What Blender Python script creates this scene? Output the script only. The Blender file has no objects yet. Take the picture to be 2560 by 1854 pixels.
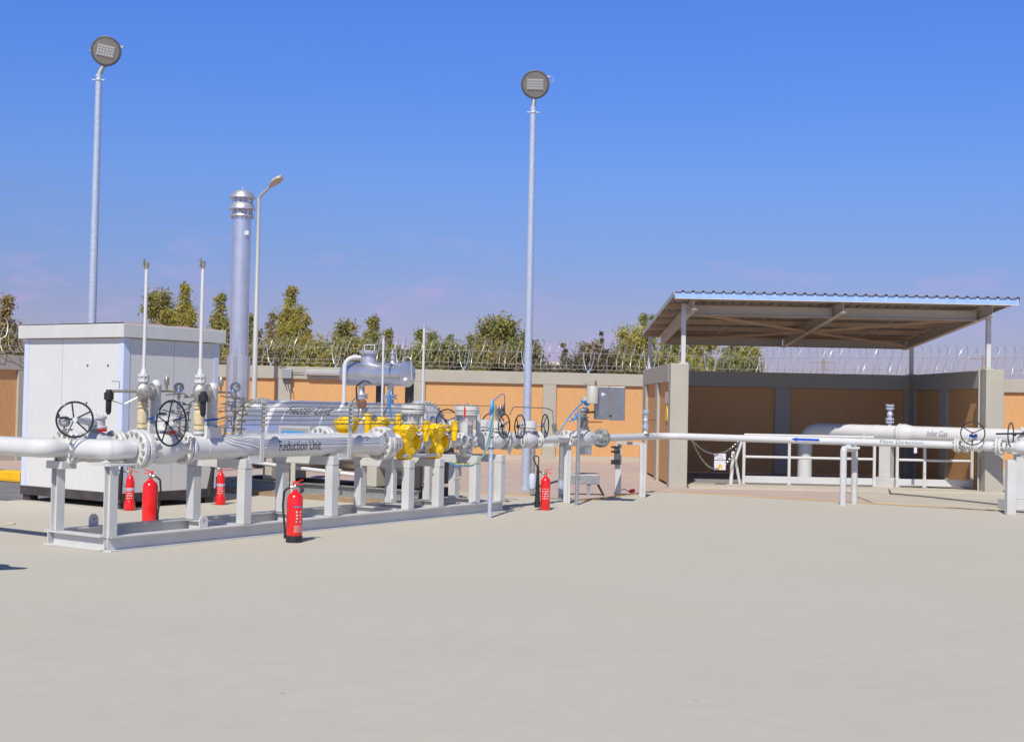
import bpy, bmesh, math, random
from mathutils import Vector, Matrix
rnd = random.Random(7)
S = bpy.context.scene
COL = S.collection
PI = math.pi

# ------------------------------------------------------------------ camera
FPX, CXP, CYP, EYE = 3280., 1280., 927., 1.6        # focal length and centre in photo pixels, eye height in metres
PITCH, ROLL = math.radians(1.31), 0.0205
cd = bpy.data.cameras.new('camera'); cam = bpy.data.objects.new('camera', cd); COL.objects.link(cam)
S.camera = cam
cd.sensor_fit = 'HORIZONTAL'; cd.sensor_width = 36.0; cd.lens = FPX / 2560. * 36.0
cd.clip_start = 0.05; cd.clip_end = 5000
_f = Vector((0, math.cos(PITCH), math.sin(PITCH))); _r0 = Vector((1, 0, 0)); _u0 = Vector((0, -math.sin(PITCH), math.cos(PITCH)))
_r = _r0 * math.cos(ROLL) + _u0 * math.sin(ROLL); _u = _u0 * math.cos(ROLL) - _r0 * math.sin(ROLL)
cam.matrix_world = Matrix(((_r.x, _u.x, -_f.x, 0), (_r.y, _u.y, -_f.y, 0), (_r.z, _u.z, -_f.z, EYE), (0, 0, 0, 1)))

# ------------------------------------------------------------------ sky and sun
SUN_EL = math.radians(49)
SUN_AZ = (-0.225, -0.974)                             # horizontal direction towards the sun (behind the camera, to its left)
w = bpy.data.worlds.new("World"); S.world = w; w.use_nodes = True
nt = w.node_tree; N = nt.nodes; Lk = nt.links; N.clear()
out = N.new('ShaderNodeOutputWorld'); bg = N.new('ShaderNodeBackground'); bg.inputs['Strength'].default_value = 0.115
sky = N.new('ShaderNodeTexSky'); sky.sky_type = 'NISHITA'; sky.sun_disc = False
sky.sun_elevation = SUN_EL; sky.sun_rotation = math.atan2(SUN_AZ[0], SUN_AZ[1]); sky.air_density = 1.0; sky.dust_density = 0.6; sky.ozone_density = 2.0
tc = N.new('ShaderNodeTexCoord'); sep = N.new('ShaderNodeSeparateXYZ'); Lk.new(tc.outputs['Generated'], sep.inputs[0])
rmp = N.new('ShaderNodeValToRGB')                    # thin lavender haze low down, deeper blue above
cr = rmp.color_ramp; cr.elements[0].position = 0.0; cr.elements[0].color = (0.55, 0.50, 0.78, 1)
cr.elements[1].position = 1.0; cr.elements[1].color = (0.30, 0.38, 0.48, 1)
for p_, c_ in ((0.03, (0.56, 0.50, 0.80, 1)), (0.074, (0.53, 0.50, 0.81, 1)), (0.11, (0.49, 0.555, 0.90, 1)), (0.166, (0.50, 0.65, 1.08, 1)), (0.24, (0.448, 0.686, 1.30, 1)), (0.30, (0.44, 0.71, 1.44, 1)), (0.42, (0.36, 0.50, 0.82, 1))):
    e_ = cr.elements.new(p_); e_.color = c_
Lk.new(sep.outputs['Z'], rmp.inputs[0])
mul = N.new('ShaderNodeMix'); mul.data_type = 'RGBA'; mul.blend_type = 'MULTIPLY'; mul.inputs[0].default_value = 1.0
Lk.new(sky.outputs[0], mul.inputs[6]); Lk.new(rmp.outputs[0], mul.inputs[7])
# faint pinkish puffs of cloud low over the horizon
mp = N.new('ShaderNodeMapping'); mp.inputs['Scale'].default_value = (15, 15, 42); mp.inputs['Location'].default_value = (3.1, 0.4, 0.3)
Lk.new(tc.outputs['Generated'], mp.inputs[0])
nz = N.new('ShaderNodeTexNoise'); nz.inputs['Scale'].default_value = 1.0; nz.inputs['Detail'].default_value = 6; nz.inputs['Roughness'].default_value = 0.55
Lk.new(mp.outputs[0], nz.inputs['Vector'])
cl = N.new('ShaderNodeMapRange'); cl.inputs['From Min'].default_value = 0.54; cl.inputs['From Max'].default_value = 0.72; cl.clamp = True
Lk.new(nz.outputs['Fac'], cl.inputs['Value'])
band = N.new('ShaderNodeValToRGB'); b_ = band.color_ramp
b_.elements[0].position = 0.0; b_.elements[0].color = (0.35, 0.35, 0.35, 1); b_.elements[1].position = 0.135; b_.elements[1].color = (0, 0, 0, 1)
for p_, k_ in ((0.05, 0.8), (0.08, 0.6), (0.11, 0.28)):
    e_ = b_.elements.new(p_); e_.color = (k_, k_, k_, 1)
Lk.new(sep.outputs['Z'], band.inputs[0])
mm = N.new('ShaderNodeMath'); mm.operation = 'MULTIPLY'; Lk.new(cl.outputs[0], mm.inputs[0]); Lk.new(band.outputs[0], mm.inputs[1])
mixc = N.new('ShaderNodeMix'); mixc.data_type = 'RGBA'; Lk.new(mm.outputs[0], mixc.inputs[0]); Lk.new(mul.outputs[2], mixc.inputs[6])
mixc.inputs[7].default_value = (4.3, 3.6, 6.1, 1)
Lk.new(mixc.outputs[2], bg.inputs['Color']); Lk.new(bg.outputs[0], out.inputs[0])

sl = bpy.data.lights.new('sun', 'SUN'); sun = bpy.data.objects.new('sun', sl); COL.objects.link(sun)
sl.energy = 4.3; sl.angle = math.radians(0.5); sl.color = (1.0, 0.945, 0.845)
_hn = math.hypot(*SUN_AZ)
_to = Vector((SUN_AZ[0] / _hn * math.cos(SUN_EL), SUN_AZ[1] / _hn * math.cos(SUN_EL), math.sin(SUN_EL)))
sun.rotation_euler = _to.to_track_quat('Z', 'Y').to_euler(); sun.location = (0, 0, 30)
S.view_settings.view_transform = 'Standard'; S.view_settings.look = 'None'; S.view_settings.gamma = 1.0
S.view_settings.use_curve_mapping = False; S.view_settings.exposure = 0.0

# ------------------------------------------------------------------ measuring helpers (photo pixel -> point of the place)
def ray(x, y):
    return _r * ((x - CXP) / FPX) + _u * ((CYP - y) / FPX) + _f
def G(x, y, z=0.0):
    d = ray(x, y); t = (z - EYE) / d.z; return Vector((d.x * t, d.y * t, z))
def D(x, y, Y):
    d = ray(x, y); t = Y / d.y; return Vector((d.x * t, Y, EYE + d.z * t))
O = Vector((-4.0375, 13.2759, 0)); UX = Vector((0.55995, 0.82852, 0)); VX = Vector((-0.82852, 0.55995, 0))   # the skid's own axes
def SK(p): return O + UX * p[0] + VX * p[1] + Vector((0, 0, p[2]))
def SKD(d): return UX * d[0] + VX * d[1] + Vector((0, 0, d[2]))
UANG = math.atan2(UX.y, UX.x)

# ------------------------------------------------------------------ materials
def mat(name, col, rough=0.5, metal=0.0, var=0.0, vscale=3.0, bump=0.0, bscale=60.0, streak=None, spec=0.5, coat=0.0, col2=None, detail=4, stretch=(1, 1, 1)):
    m = bpy.data.materials.new(name); m.use_nodes = True; t = m.node_tree; b = t.nodes['Principled BSDF']
    b.inputs['Base Color'].default_value = (*col, 1); b.inputs['Roughness'].default_value = rough; b.inputs['Metallic'].default_value = metal
    b.inputs['Specular IOR Level'].default_value = spec; b.inputs['Coat Weight'].default_value = coat; b.inputs['Coat Roughness'].default_value = 0.08
    geo = t.nodes.new('ShaderNodeNewGeometry'); mpn = t.nodes.new('ShaderNodeMapping'); mpn.inputs['Scale'].default_value = stretch
    t.links.new(geo.outputs['Position'], mpn.inputs[0])
    if var > 0 or col2:
        n = t.nodes.new('ShaderNodeTexNoise'); n.inputs['Scale'].default_value = vscale; n.inputs['Detail'].default_value = detail; n.inputs['Roughness'].default_value = 0.62
        t.links.new(mpn.outputs[0], n.inputs['Vector'])
        mx = t.nodes.new('ShaderNodeMix'); mx.data_type = 'RGBA'
        r = t.nodes.new('ShaderNodeMapRange'); r.inputs['From Min'].default_value = 0.32; r.inputs['From Max'].default_value = 0.68
        t.links.new(n.outputs['Fac'], r.inputs['Value']); t.links.new(r.outputs[0], mx.inputs[0])
        a = col2 if col2 else tuple(max(0, c * (1 - var)) for c in col); bb = col if col2 else tuple(min(1, c * (1 + var)) for c in col)
        mx.inputs[6].default_value = (*a, 1); mx.inputs[7].default_value = (*bb, 1)
        t.links.new(mx.outputs[2], b.inputs['Base Color'])
    if bump > 0:
        n2 = t.nodes.new('ShaderNodeTexNoise'); n2.inputs['Scale'].default_value = bscale; n2.inputs['Detail'].default_value = 5
        t.links.new(mpn.outputs[0], n2.inputs['Vector'])
        bp = t.nodes.new('ShaderNodeBump'); bp.inputs['Strength'].default_value = bump; bp.inputs['Distance'].default_value = 0.02
        t.links.new(n2.outputs['Fac'], bp.inputs['Height']); t.links.new(bp.outputs[0], b.inputs['Normal'])
    return m
M = {}
M['white'] = mat('white_gloss_paint', (0.67, 0.668, 0.655), 0.28, var=0.035, vscale=5, coat=0.25)
M['white_matt'] = mat('white_steel_paint', (0.625, 0.63, 0.62), 0.42, col2=(0.555, 0.55, 0.53), vscale=3.2, detail=7, bump=0.03, bscale=40)
M['bolt'] = mat('plated_bolt', (0.52, 0.50, 0.42), 0.42, 0.55, var=0.15, vscale=30)
M['yellow'] = mat('yellow_paint', (0.90, 0.58, 0.004), 0.38, var=0.06, vscale=9, coat=0.15)
M['cream'] = mat('cream_paint', (0.72, 0.60, 0.36), 0.45, var=0.08, vscale=12)
M['red'] = mat('red_gloss_paint', (0.80, 0.012, 0.012), 0.22, var=0.04, vscale=8, coat=0.5)
M['black'] = mat('black_rubber', (0.022, 0.022, 0.024), 0.5, var=0.2, vscale=20)
M['wheelgreen'] = mat('dark_green_black_enamel', (0.012, 0.025, 0.022), 0.25, var=0.1, vscale=20, coat=0.3)
M['steel'] = mat('stainless_steel', (0.60, 0.60, 0.60), 0.28, 1.0, var=0.08, vscale=18)
M['tubing'] = mat('stainless_tubing', (0.20, 0.19, 0.17), 0.45, 0.5, var=0.1, vscale=18)
M['dullsteel'] = mat('brushed_stainless', (0.33, 0.33, 0.34), 0.38, 0.85, var=0.12, vscale=6)
M['alu'] = mat('aluminium_cladding', (0.76, 0.76, 0.79), 0.29, 0.78, var=0.06, vscale=5, bump=0.04, bscale=8)
M['alubright'] = mat('polished_aluminium', (0.76, 0.76, 0.80), 0.22, 0.75, var=0.05, vscale=4)
M['alupaint'] = mat('silver_paint', (0.62, 0.62, 0.66), 0.38, 0.6, var=0.06, vscale=5)
M['galv'] = mat('galvanised_steel', (0.52, 0.58, 0.70), 0.42, 0.3, var=0.12, vscale=25)
M['galv_dull'] = mat('weathered_galvanised_pipe', (0.38, 0.40, 0.40), 0.5, 0.5, var=0.12, vscale=12)
M['blue'] = mat('blue_cable', (0.05, 0.27, 0.62), 0.4, var=0.1)
M['bluepaint'] = mat('blue_lever', (0.02, 0.08, 0.42), 0.35)
M['arrow'] = mat('blue_arrow_paint', (0.012, 0.075, 0.50), 0.4)
M['ink'] = mat('black_lettering', (0.035, 0.037, 0.045), 0.5)
M['grey_ink'] = mat('grey_lettering', (0.16, 0.165, 0.19), 0.5)
M['white_ink'] = mat('white_print', (0.72, 0.70, 0.72), 0.5)
M['navy'] = mat('navy_band', (0.04, 0.04, 0.25), 0.4)
M['brass'] = mat('brass_fitting', (0.46, 0.42, 0.33), 0.38, 0.7, var=0.2, vscale=40)
M['castal'] = mat('cast_aluminium', (0.40, 0.38, 0.34), 0.45, 0.55, var=0.4, vscale=28)
M['rust'] = mat('rusty_brown', (0.22, 0.085, 0.04), 0.7, var=0.3, vscale=15)
M['hazewood'] = mat('haze_lightened_wood', (0.36, 0.27, 0.25), 0.9, var=0.1)  # pole wood, colour lightened to stand for distance haze
M['trim'] = mat('grey_plaster', (0.455, 0.43, 0.36), 0.9, var=0.05, vscale=1.3, bump=0.25, bscale=70, spec=0.2)
M['orange'] = mat('scratched_orange_render', (0.66, 0.375, 0.165), 0.92, var=0.05, vscale=9, bump=0.45, bscale=20, spec=0.15, stretch=(2.0, 2.0, 0.5), detail=6)
M['panelw'] = mat('cabin_panel', (0.68, 0.678, 0.655), 0.45, var=0.025, vscale=2)
M['cabtrim'] = mat('cabin_corner_strip', (0.60, 0.67, 0.82), 0.4, var=0.03)
M['cabroof'] = mat('cabin_fascia', (0.62, 0.625, 0.60), 0.42, var=0.05, vscale=2.5)
M['frame'] = mat('dark_brown_steel', (0.060, 0.050, 0.052), 0.6, var=0.3, vscale=5)
M['lampgrey'] = mat('dark_lamp_casting', (0.10, 0.105, 0.115), 0.5, var=0.1)
M['lens'] = mat('frosted_lamp_glass', (0.20, 0.187, 0.165), 0.35, var=0.04, coat=0.3)
M['led'] = mat('led_lens_array', (0.40, 0.40, 0.385), 0.3, var=0.06, vscale=40)
M['lightgrey'] = mat('pale_grey_plastic', (0.46, 0.46, 0.44), 0.5, var=0.04)
M['tank'] = mat('beige_grey_enamel', (0.50, 0.48, 0.41), 0.45, var=0.05)
M['roofsheet'] = mat('corrugated_sheet', (0.33, 0.32, 0.31), 0.5, 0.25, var=0.08)
M['fascia'] = mat('blue_plastic_film', (0.36, 0.53, 0.86), 0.3, 0.1, var=0.10, vscale=6)
M['primer'] = mat('brown_primer_steel', (0.52, 0.37, 0.26), 0.6, var=0.12)
M['beam'] = mat('grey_beam_paint', (0.50, 0.46, 0.42), 0.5, var=0.06)
M['yline'] = mat('worn_yellow_line', (0.86, 0.47, 0.07), 0.85, var=0.2, vscale=2.2, col2=(0.72, 0.46, 0.15))
M['kerby'] = mat('kerb_yellow', (0.82, 0.48, 0.01), 0.7, var=0.1)
M['kerbk'] = mat('kerb_black', (0.12, 0.115, 0.115), 0.8, var=0.15)
M['bark'] = mat('bark', (0.20, 0.145, 0.105), 0.9, var=0.25, vscale=8)
M['whitewall'] = mat('whitewash', (0.62, 0.58, 0.52), 0.9, var=0.08, vscale=0.5)
M['stonewall'] = mat('pale_stone', (0.42, 0.37, 0.32), 0.9, var=0.2, vscale=1.2)
M['wire'] = mat('razor_wire_steel', (0.52, 0.50, 0.48), 0.4, 0.35, var=0.1, vscale=12)
M['cablegy'] = mat('green_yellow_earth_wire', (0.45, 0.55, 0.05), 0.5)
M['signwhite'] = mat('white_sign_plate', (0.70, 0.69, 0.74), 0.45)
M['signyellow'] = mat('yellow_triangle', (0.85, 0.55, 0.02), 0.45)
M['bluesign'] = mat('blue_sign_face', (0.02, 0.30, 0.72), 0.4)
M['signpeach'] = mat('faded_sign_paper', (0.72, 0.52, 0.46), 0.6)

def leafmat(name, col, var=0.25):
    m = bpy.data.materials.new(name); m.use_nodes = True; t = m.node_tree; b = t.nodes['Principled BSDF']
    b.inputs['Roughness'].default_value = 0.65; b.inputs['Specular IOR Level'].default_value = 0.25
    oi = t.nodes.new('ShaderNodeNewGeometry')
    mx = t.nodes.new('ShaderNodeMix'); mx.data_type = 'RGBA'; t.links.new(oi.outputs['Random Per Island'], mx.inputs[0])
    mx.inputs[6].default_value = (*[c * (1 - var) for c in col], 1); mx.inputs[7].default_value = (*[c * (1 + var) for c in col], 1)
    t.links.new(mx.outputs[2], b.inputs['Base Color'])
    tr = t.nodes.new('ShaderNodeBsdfTranslucent'); t.links.new(mx.outputs[2], tr.inputs['Color'])
    ms = t.nodes.new('ShaderNodeMixShader'); ms.inputs[0].default_value = 0.5
    t.links.new(b.outputs[0], ms.inputs[1]); t.links.new(tr.outputs[0], ms.inputs[2])
    t.links.new(ms.outputs[0], t.nodes['Material Output'].inputs[0]); return m
M['leaf_olive'] = leafmat('olive_leaf', (0.40, 0.40, 0.16)); M['leaf_yellow'] = leafmat('yellow_olive_leaf', (0.58, 0.52, 0.15))
M['leaf_brown'] = leafmat('dry_brown_leaf', (0.44, 0.35, 0.20)); M['leaf_green'] = leafmat('green_leaf', (0.27, 0.31, 0.14))
M['leaf_dark'] = leafmat('dark_conifer_leaf', (0.25, 0.21, 0.14))

def ground_mats():
    # poured concrete: large soft patches, faint reddish dust, fine grain
    m = bpy.data.materials.new('concrete'); m.use_nodes = True; t = m.node_tree; b = t.nodes['Principled BSDF']; n = t.nodes; l = t.links
    g = n.new('ShaderNodeNewGeometry'); mp = n.new('ShaderNodeMapping'); mp.inputs['Scale'].default_value = (0.7, 1.0, 1); l.new(g.outputs['Position'], mp.inputs[0])
    a = n.new('ShaderNodeTexNoise'); a.inputs['Scale'].default_value = 0.5; a.inputs['Detail'].default_value = 7; a.inputs['Roughness'].default_value = 0.6; l.new(mp.outputs[0], a.inputs['Vector'])
    r1 = n.new('ShaderNodeValToRGB'); r1.color_ramp.elements[0].position = 0.36; r1.color_ramp.elements[0].color = (0.492, 0.466, 0.398, 1)
    r1.color_ramp.elements[1].position = 0.66; r1.color_ramp.elements[1].color = (0.512, 0.488, 0.420, 1); l.new(a.outputs['Fac'], r1.inputs[0])
    a2 = n.new('ShaderNodeTexNoise'); a2.inputs['Scale'].default_value = 0.28; a2.inputs['Detail'].default_value = 4; l.new(g.outputs['Position'], a2.inputs['Vector'])
    r2 = n.new('ShaderNodeMapRange'); r2.inputs['From Min'].default_value = 0.56; r2.inputs['From Max'].default_value = 0.72; r2.inputs['To Max'].default_value = 0.7; l.new(a2.outputs['Fac'], r2.inputs['Value'])
    mx = n.new('ShaderNodeMix'); mx.data_type = 'RGBA'; l.new(r2.outputs[0], mx.inputs[0]); l.new(r1.outputs[0], mx.inputs[6]); mx.inputs[7].default_value = (0.50, 0.455, 0.375, 1)
    a3 = n.new('ShaderNodeTexNoise'); a3.inputs['Scale'].default_value = 6; a3.inputs['Detail'].default_value = 8; a3.inputs['Roughness'].default_value = 0.75; l.new(mp.outputs[0], a3.inputs['Vector'])
    r3 = n.new('ShaderNodeMapRange'); r3.inputs['From Min'].default_value = 0.3; r3.inputs['From Max'].default_value = 0.7; r3.inputs['To Min'].default_value = 0.955; r3.inputs['To Max'].default_value = 1.035; l.new(a3.outputs['Fac'], r3.inputs['Value'])
    mu = n.new('ShaderNodeMix'); mu.data_type = 'RGBA'; mu.blend_type = 'MULTIPLY'; mu.inputs[0].default_value = 1; l.new(mx.outputs[2], mu.inputs[6]); l.new(r3.outputs[0], mu.inputs[7])
    # thin trowel scratches and a few specks
    v = n.new('ShaderNodeTexVoronoi'); v.inputs['Scale'].default_value = 1.3; l.new(g.outputs['Position'], v.inputs['Vector'])
    r4 = n.new('ShaderNodeMapRange'); r4.inputs['From Min'].default_value = 0.012; r4.inputs['From Max'].default_value = 0.03; r4.inputs['To Min'].default_value = 0.72; r4.inputs['To Max'].default_value = 1.0; l.new(v.outputs['Distance'], r4.inputs['Value'])
    mu2 = n.new('ShaderNodeMix'); mu2.data_type = 'RGBA'; mu2.blend_type = 'MULTIPLY'; mu2.inputs[0].default_value = 1; l.new(mu.outputs[2], mu2.inputs[6]); l.new(r4.outputs[0], mu2.inputs[7])
    sp = n.new('ShaderNodeSeparateXYZ'); l.new(g.outputs['Position'], sp.inputs[0])
    ad = n.new('ShaderNodeMath'); ad.operation = 'MULTIPLY_ADD'; l.new(a2.outputs['Fac'], ad.inputs[0]); ad.inputs[1].default_value = 7.0; l.new(sp.outputs['Y'], ad.inputs[2])
    r5 = n.new('ShaderNodeMapRange'); r5.inputs['From Min'].default_value = 12.0; r5.inputs['From Max'].default_value = 21.0; r5.inputs['To Max'].default_value = 0.55; l.new(ad.outputs[0], r5.inputs['Value'])
    mu3 = n.new('ShaderNodeMix'); mu3.data_type = 'RGBA'; l.new(r5.outputs[0], mu3.inputs[0]); l.new(mu2.outputs[2], mu3.inputs[6]); mu3.inputs[7].default_value = (0.535, 0.492, 0.405, 1)
    l.new(mu3.outputs[2], b.inputs['Base Color']); b.inputs['Roughness'].default_value = 0.9; b.inputs['Specular IOR Level'].default_value = 0.2
    bp = n.new('ShaderNodeBump'); bp.inputs['Strength'].default_value = 0.12; bp.inputs['Distance'].default_value = 0.01; l.new(a3.outputs['Fac'], bp.inputs['Height']); l.new(bp.outputs[0], b.inputs['Normal'])
    M['concrete'] = m
    # pinkish block pavers
    m = bpy.data.materials.new('pink_pavers'); m.use_nodes = True; t = m.node_tree; b = t.nodes['Principled BSDF']; n = t.nodes; l = t.links
    g = n.new('ShaderNodeNewGeometry'); mp = n.new('ShaderNodeMapping'); mp.inputs['Rotation'].default_value = (0, 0, -UANG); l.new(g.outputs['Position'], mp.inputs[0])
    br = n.new('ShaderNodeTexBrick'); br.inputs['Scale'].default_value = 2.6; br.inputs['Mortar Size'].default_value = 0.012; br.inputs['Color1'].default_value = (0.53, 0.40, 0.345, 1)
    br.inputs['Color2'].default_value = (0.47, 0.355, 0.31, 1); br.inputs['Mortar'].default_value = (0.42, 0.36, 0.31, 1); l.new(mp.outputs[0], br.inputs['Vector'])
    a = n.new('ShaderNodeTexNoise'); a.inputs['Scale'].default_value = 0.7; a.inputs['Detail'].default_value = 5; l.new(g.outputs['Position'], a.inputs['Vector'])
    r = n.new('ShaderNodeMapRange'); r.inputs['From Min'].default_value = 0.4; r.inputs['From Max'].default_value = 0.75; r.inputs['To Max'].default_value = 0.55; l.new(a.outputs['Fac'], r.inputs['Value'])
    mx = n.new('ShaderNodeMix'); mx.data_type = 'RGBA'; l.new(r.outputs[0], mx.inputs[0]); l.new(br.outputs['Color'], mx.inputs[6]); mx.inputs[7].default_value = (0.53, 0.455, 0.385, 1)
    l.new(mx.outputs[2], b.inputs['Base Color']); b.inputs['Roughness'].default_value = 0.9; b.inputs['Specular IOR Level'].default_value = 0.2
    M['pavers'] = m
    M['asphalt'] = mat('grey_asphalt', (0.20, 0.19, 0.185), 0.9, var=0.15, vscale=2)
    M['sand'] = mat('dry_earth', (0.40, 0.31, 0.22), 0.95, var=0.15, vscale=0.2)
    M['slab'] = mat('dusty_slab', (0.52, 0.465, 0.375), 0.9, var=0.08, vscale=1.5)
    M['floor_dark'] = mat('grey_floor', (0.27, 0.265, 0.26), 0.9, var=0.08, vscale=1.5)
    M['clay'] = mat('bare_clay_plinth', (0.33, 0.235, 0.15), 0.95, var=0.2, vscale=3)
ground_mats()

# ------------------------------------------------------------------ mesh building
def perp(a):
    a = Vector(a).normalized(); h = Vector((0, 0, 1)) if abs(a.z) < 0.9 else Vector((1, 0, 0))
    e1 = h.cross(a).normalized(); return a, e1, a.cross(e1)
class MB:
    def __init__(s, fr=None): s.v = []; s.f = []; s.sm = []; s.mi = []; s.fr = fr; s.m = 0
    def add(s, vs, fs, smooth=False):
        k = len(s.v); fr = s.fr
        s.v.extend([Vector(fr(p)) if fr else Vector(p) for p in vs])
        for f in fs: s.f.append([i + k for i in f]); s.sm.append(smooth); s.mi.append(s.m)
        return s
    def bx(s, x0, x1, y0, y1, z0, z1):
        return s.add([(x0, y0, z0), (x1, y0, z0), (x1, y1, z0), (x0, y1, z0), (x0, y0, z1), (x1, y0, z1), (x1, y1, z1), (x0, y1, z1)],
                     [(0, 3, 2, 1), (4, 5, 6, 7), (0, 1, 5, 4), (1, 2, 6, 5), (2, 3, 7, 6), (3, 0, 4, 7)])
    def bar(s, p0, p1, wd, ht, up=(0, 0, 1)):
        p0 = Vector(p0); p1 = Vector(p1); a = (p1 - p0).normalized(); e = a.cross(Vector(up))
        e = e.normalized() if e.length > 1e-5 else Vector((1, 0, 0)); n = e.cross(a); vs = []
        for p in (p0, p1):
            for i, j in ((-1, -1), (1, -1), (1, 1), (-1, 1)): vs.append(p + e * (i * wd / 2) + n * (j * ht / 2))
        return s.add(vs, [(0, 1, 2, 3), (7, 6, 5, 4), (0, 4, 5, 1), (1, 5, 6, 2), (2, 6, 7, 3), (3, 7, 4, 0)])
    def lathe(s, c, axis, prof, n=20, smooth=True, a0=0.0):
        a, e1, e2 = perp(axis); c = Vector(c); vs = []; fs = []
        for t, r in prof:
            for k in range(n):
                th = a0 + 2 * PI * k / n; vs.append(c + a * t + (e1 * math.cos(th) + e2 * math.sin(th)) * r)
        for i in range(len(prof) - 1):
            for k in range(n):
                k2 = (k + 1) % n; fs.append((i * n + k, i * n + k2, (i + 1) * n + k2, (i + 1) * n + k))
        s.add(vs, fs, smooth)
        b = len(s.v) - len(vs)
        if prof[0][1] > 1e-4: s.f.append([b + k for k in reversed(range(n))]); s.sm.append(False); s.mi.append(s.m)
        if prof[-1][1] > 1e-4: s.f.append([b + (len(prof) - 1) * n + k for k in range(n)]); s.sm.append(False); s.mi.append(s.m)
        return s
    def cyl(s, p0, p1, r0, r1=None, n=16):
        p0 = Vector(p0); d = Vector(p1) - p0; return s.lathe(p0, d, [(0, r0), (d.length, r0 if r1 is None else r1)], n)
    def disc(s, c, axis, r, t, n=28, ch=0.006):
        return s.lathe(c, axis, [(-t / 2, r - ch), (-t / 2 + ch, r), (t / 2 - ch, r), (t / 2, r - ch)], n, smooth=False)
    def ball(s, c, r, n=16, sz=(1, 1, 1)):
        c = Vector(c); vs = [c + Vector((0, 0, -r * sz[2]))]; fs = []; m = n // 2
        for i in range(1, m):
            ph = -PI / 2 + PI * i / m
            for k in range(n):
                th = 2 * PI * k / n; vs.append(c + Vector((math.cos(ph) * math.cos(th) * r * sz[0], math.cos(ph) * math.sin(th) * r * sz[1], math.sin(ph) * r * sz[2])))
        vs.append(c + Vector((0, 0, r * sz[2]))); L = len(vs) - 1
        for k in range(n):
            k2 = (k + 1) % n; fs.append((0, 1 + k2, 1 + k)); fs.append((L, L - n + k, L - n + k2))
            for i in range(m - 2): fs.append((1 + i * n + k, 1 + i * n + k2, 1 + (i + 1) * n + k2, 1 + (i + 1) * n + k))
        return s.add(vs, fs, True)
    def tube(s, pts, r, n=8, closed=False):
        pts = [Vector(p) for p in pts]; m = len(pts); vs = []; fs = []
        e = None
        for i, p in enumerate(pts):
            if closed: d = pts[(i + 1) % m] - pts[i - 1]
            else: d = pts[min(i + 1, m - 1)] - pts[max(i - 1, 0)]
            d = d.normalized()
            if e is None: _, e, _2 = perp(d)
            e = (e - d * e.dot(d)); e = e.normalized() if e.length > 1e-6 else perp(d)[1]
            g = d.cross(e); rr = r[i] if isinstance(r, (list, tuple)) else r
            for k in range(n):
                th = 2 * PI * k / n; vs.append(p + (e * math.cos(th) + g * math.sin(th)) * rr)
        for i in range(m if closed else m - 1):
            j = (i + 1) % m
            for k in range(n):
                k2 = (k + 1) % n; fs.append((i * n + k, i * n + k2, j * n + k2, j * n + k))
        s.add(vs, fs, True); b = len(s.v) - len(vs)
        if not closed:
            s.f.append([b + k for k in reversed(range(n))]); s.sm.append(False); s.mi.append(s.m)
            s.f.append([b + (m - 1) * n + k for k in range(n)]); s.sm.append(False); s.mi.append(s.m)
        return s
    def ring(s, c, axis, R, r, n=36, k=8):
        a, e1, e2 = perp(axis); c = Vector(c)
        return s.tube([c + (e1 * math.cos(2 * PI * i / n) + e2 * math.sin(2 * PI * i / n)) * R for i in range(n)], r, k, True)
    def bolts(s, c, axis, R, nb, r, h, a0=0.13):
        a, e1, e2 = perp(axis); c = Vector(c)
        for i in range(nb):
            th = a0 + 2 * PI * i / nb; p = c + (e1 * math.cos(th) + e2 * math.sin(th)) * R
            s.lathe(p - a * (h / 2), a, [(0, r), (h, r)], 6, smooth=False)
        return s
def fil(pts, rad, seg=6):
    pts = [Vector(p) for p in pts]; o = [pts[0]]
    for i in range(1, len(pts) - 1):
        p = pts[i]; a = pts[i - 1] - p; b = pts[i + 1] - p; R = rad[i - 1] if isinstance(rad, (list, tuple)) else rad
        la, lb = a.length, b.length; a.normalize(); b.normalize(); ang = a.angle(b)
        if ang > PI - 1e-3: o.append(p); continue
        t = min(R / math.tan(ang / 2), la * 0.49, lb * 0.49); p0 = p + a * t; p1 = p + b * t
        cen = p + (a + b).normalized() * (t / math.cos(ang / 2)); v0 = p0 - cen; v1 = p1 - cen
        for k in range(seg + 1): o.append(cen + v0.normalized().slerp(v1.normalized(), k / seg) * v0.length)
    o.append(pts[-1]); return o
def bez(p0, p1, p2, p3, n=14):
    p0, p1, p2, p3 = map(Vector, (p0, p1, p2, p3)); return [p0 * (1 - t) ** 3 + p1 * 3 * t * (1 - t) ** 2 + p2 * 3 * t * t * (1 - t) + p3 * t ** 3 for t in [i / n for i in range(n + 1)]]
def sag(a, b, dz, n=10):
    a = Vector(a); b = Vector(b); return [a.lerp(b, i / n) - Vector((0, 0, 4 * dz * (i / n) * (1 - i / n))) for i in range(n + 1)]

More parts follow.
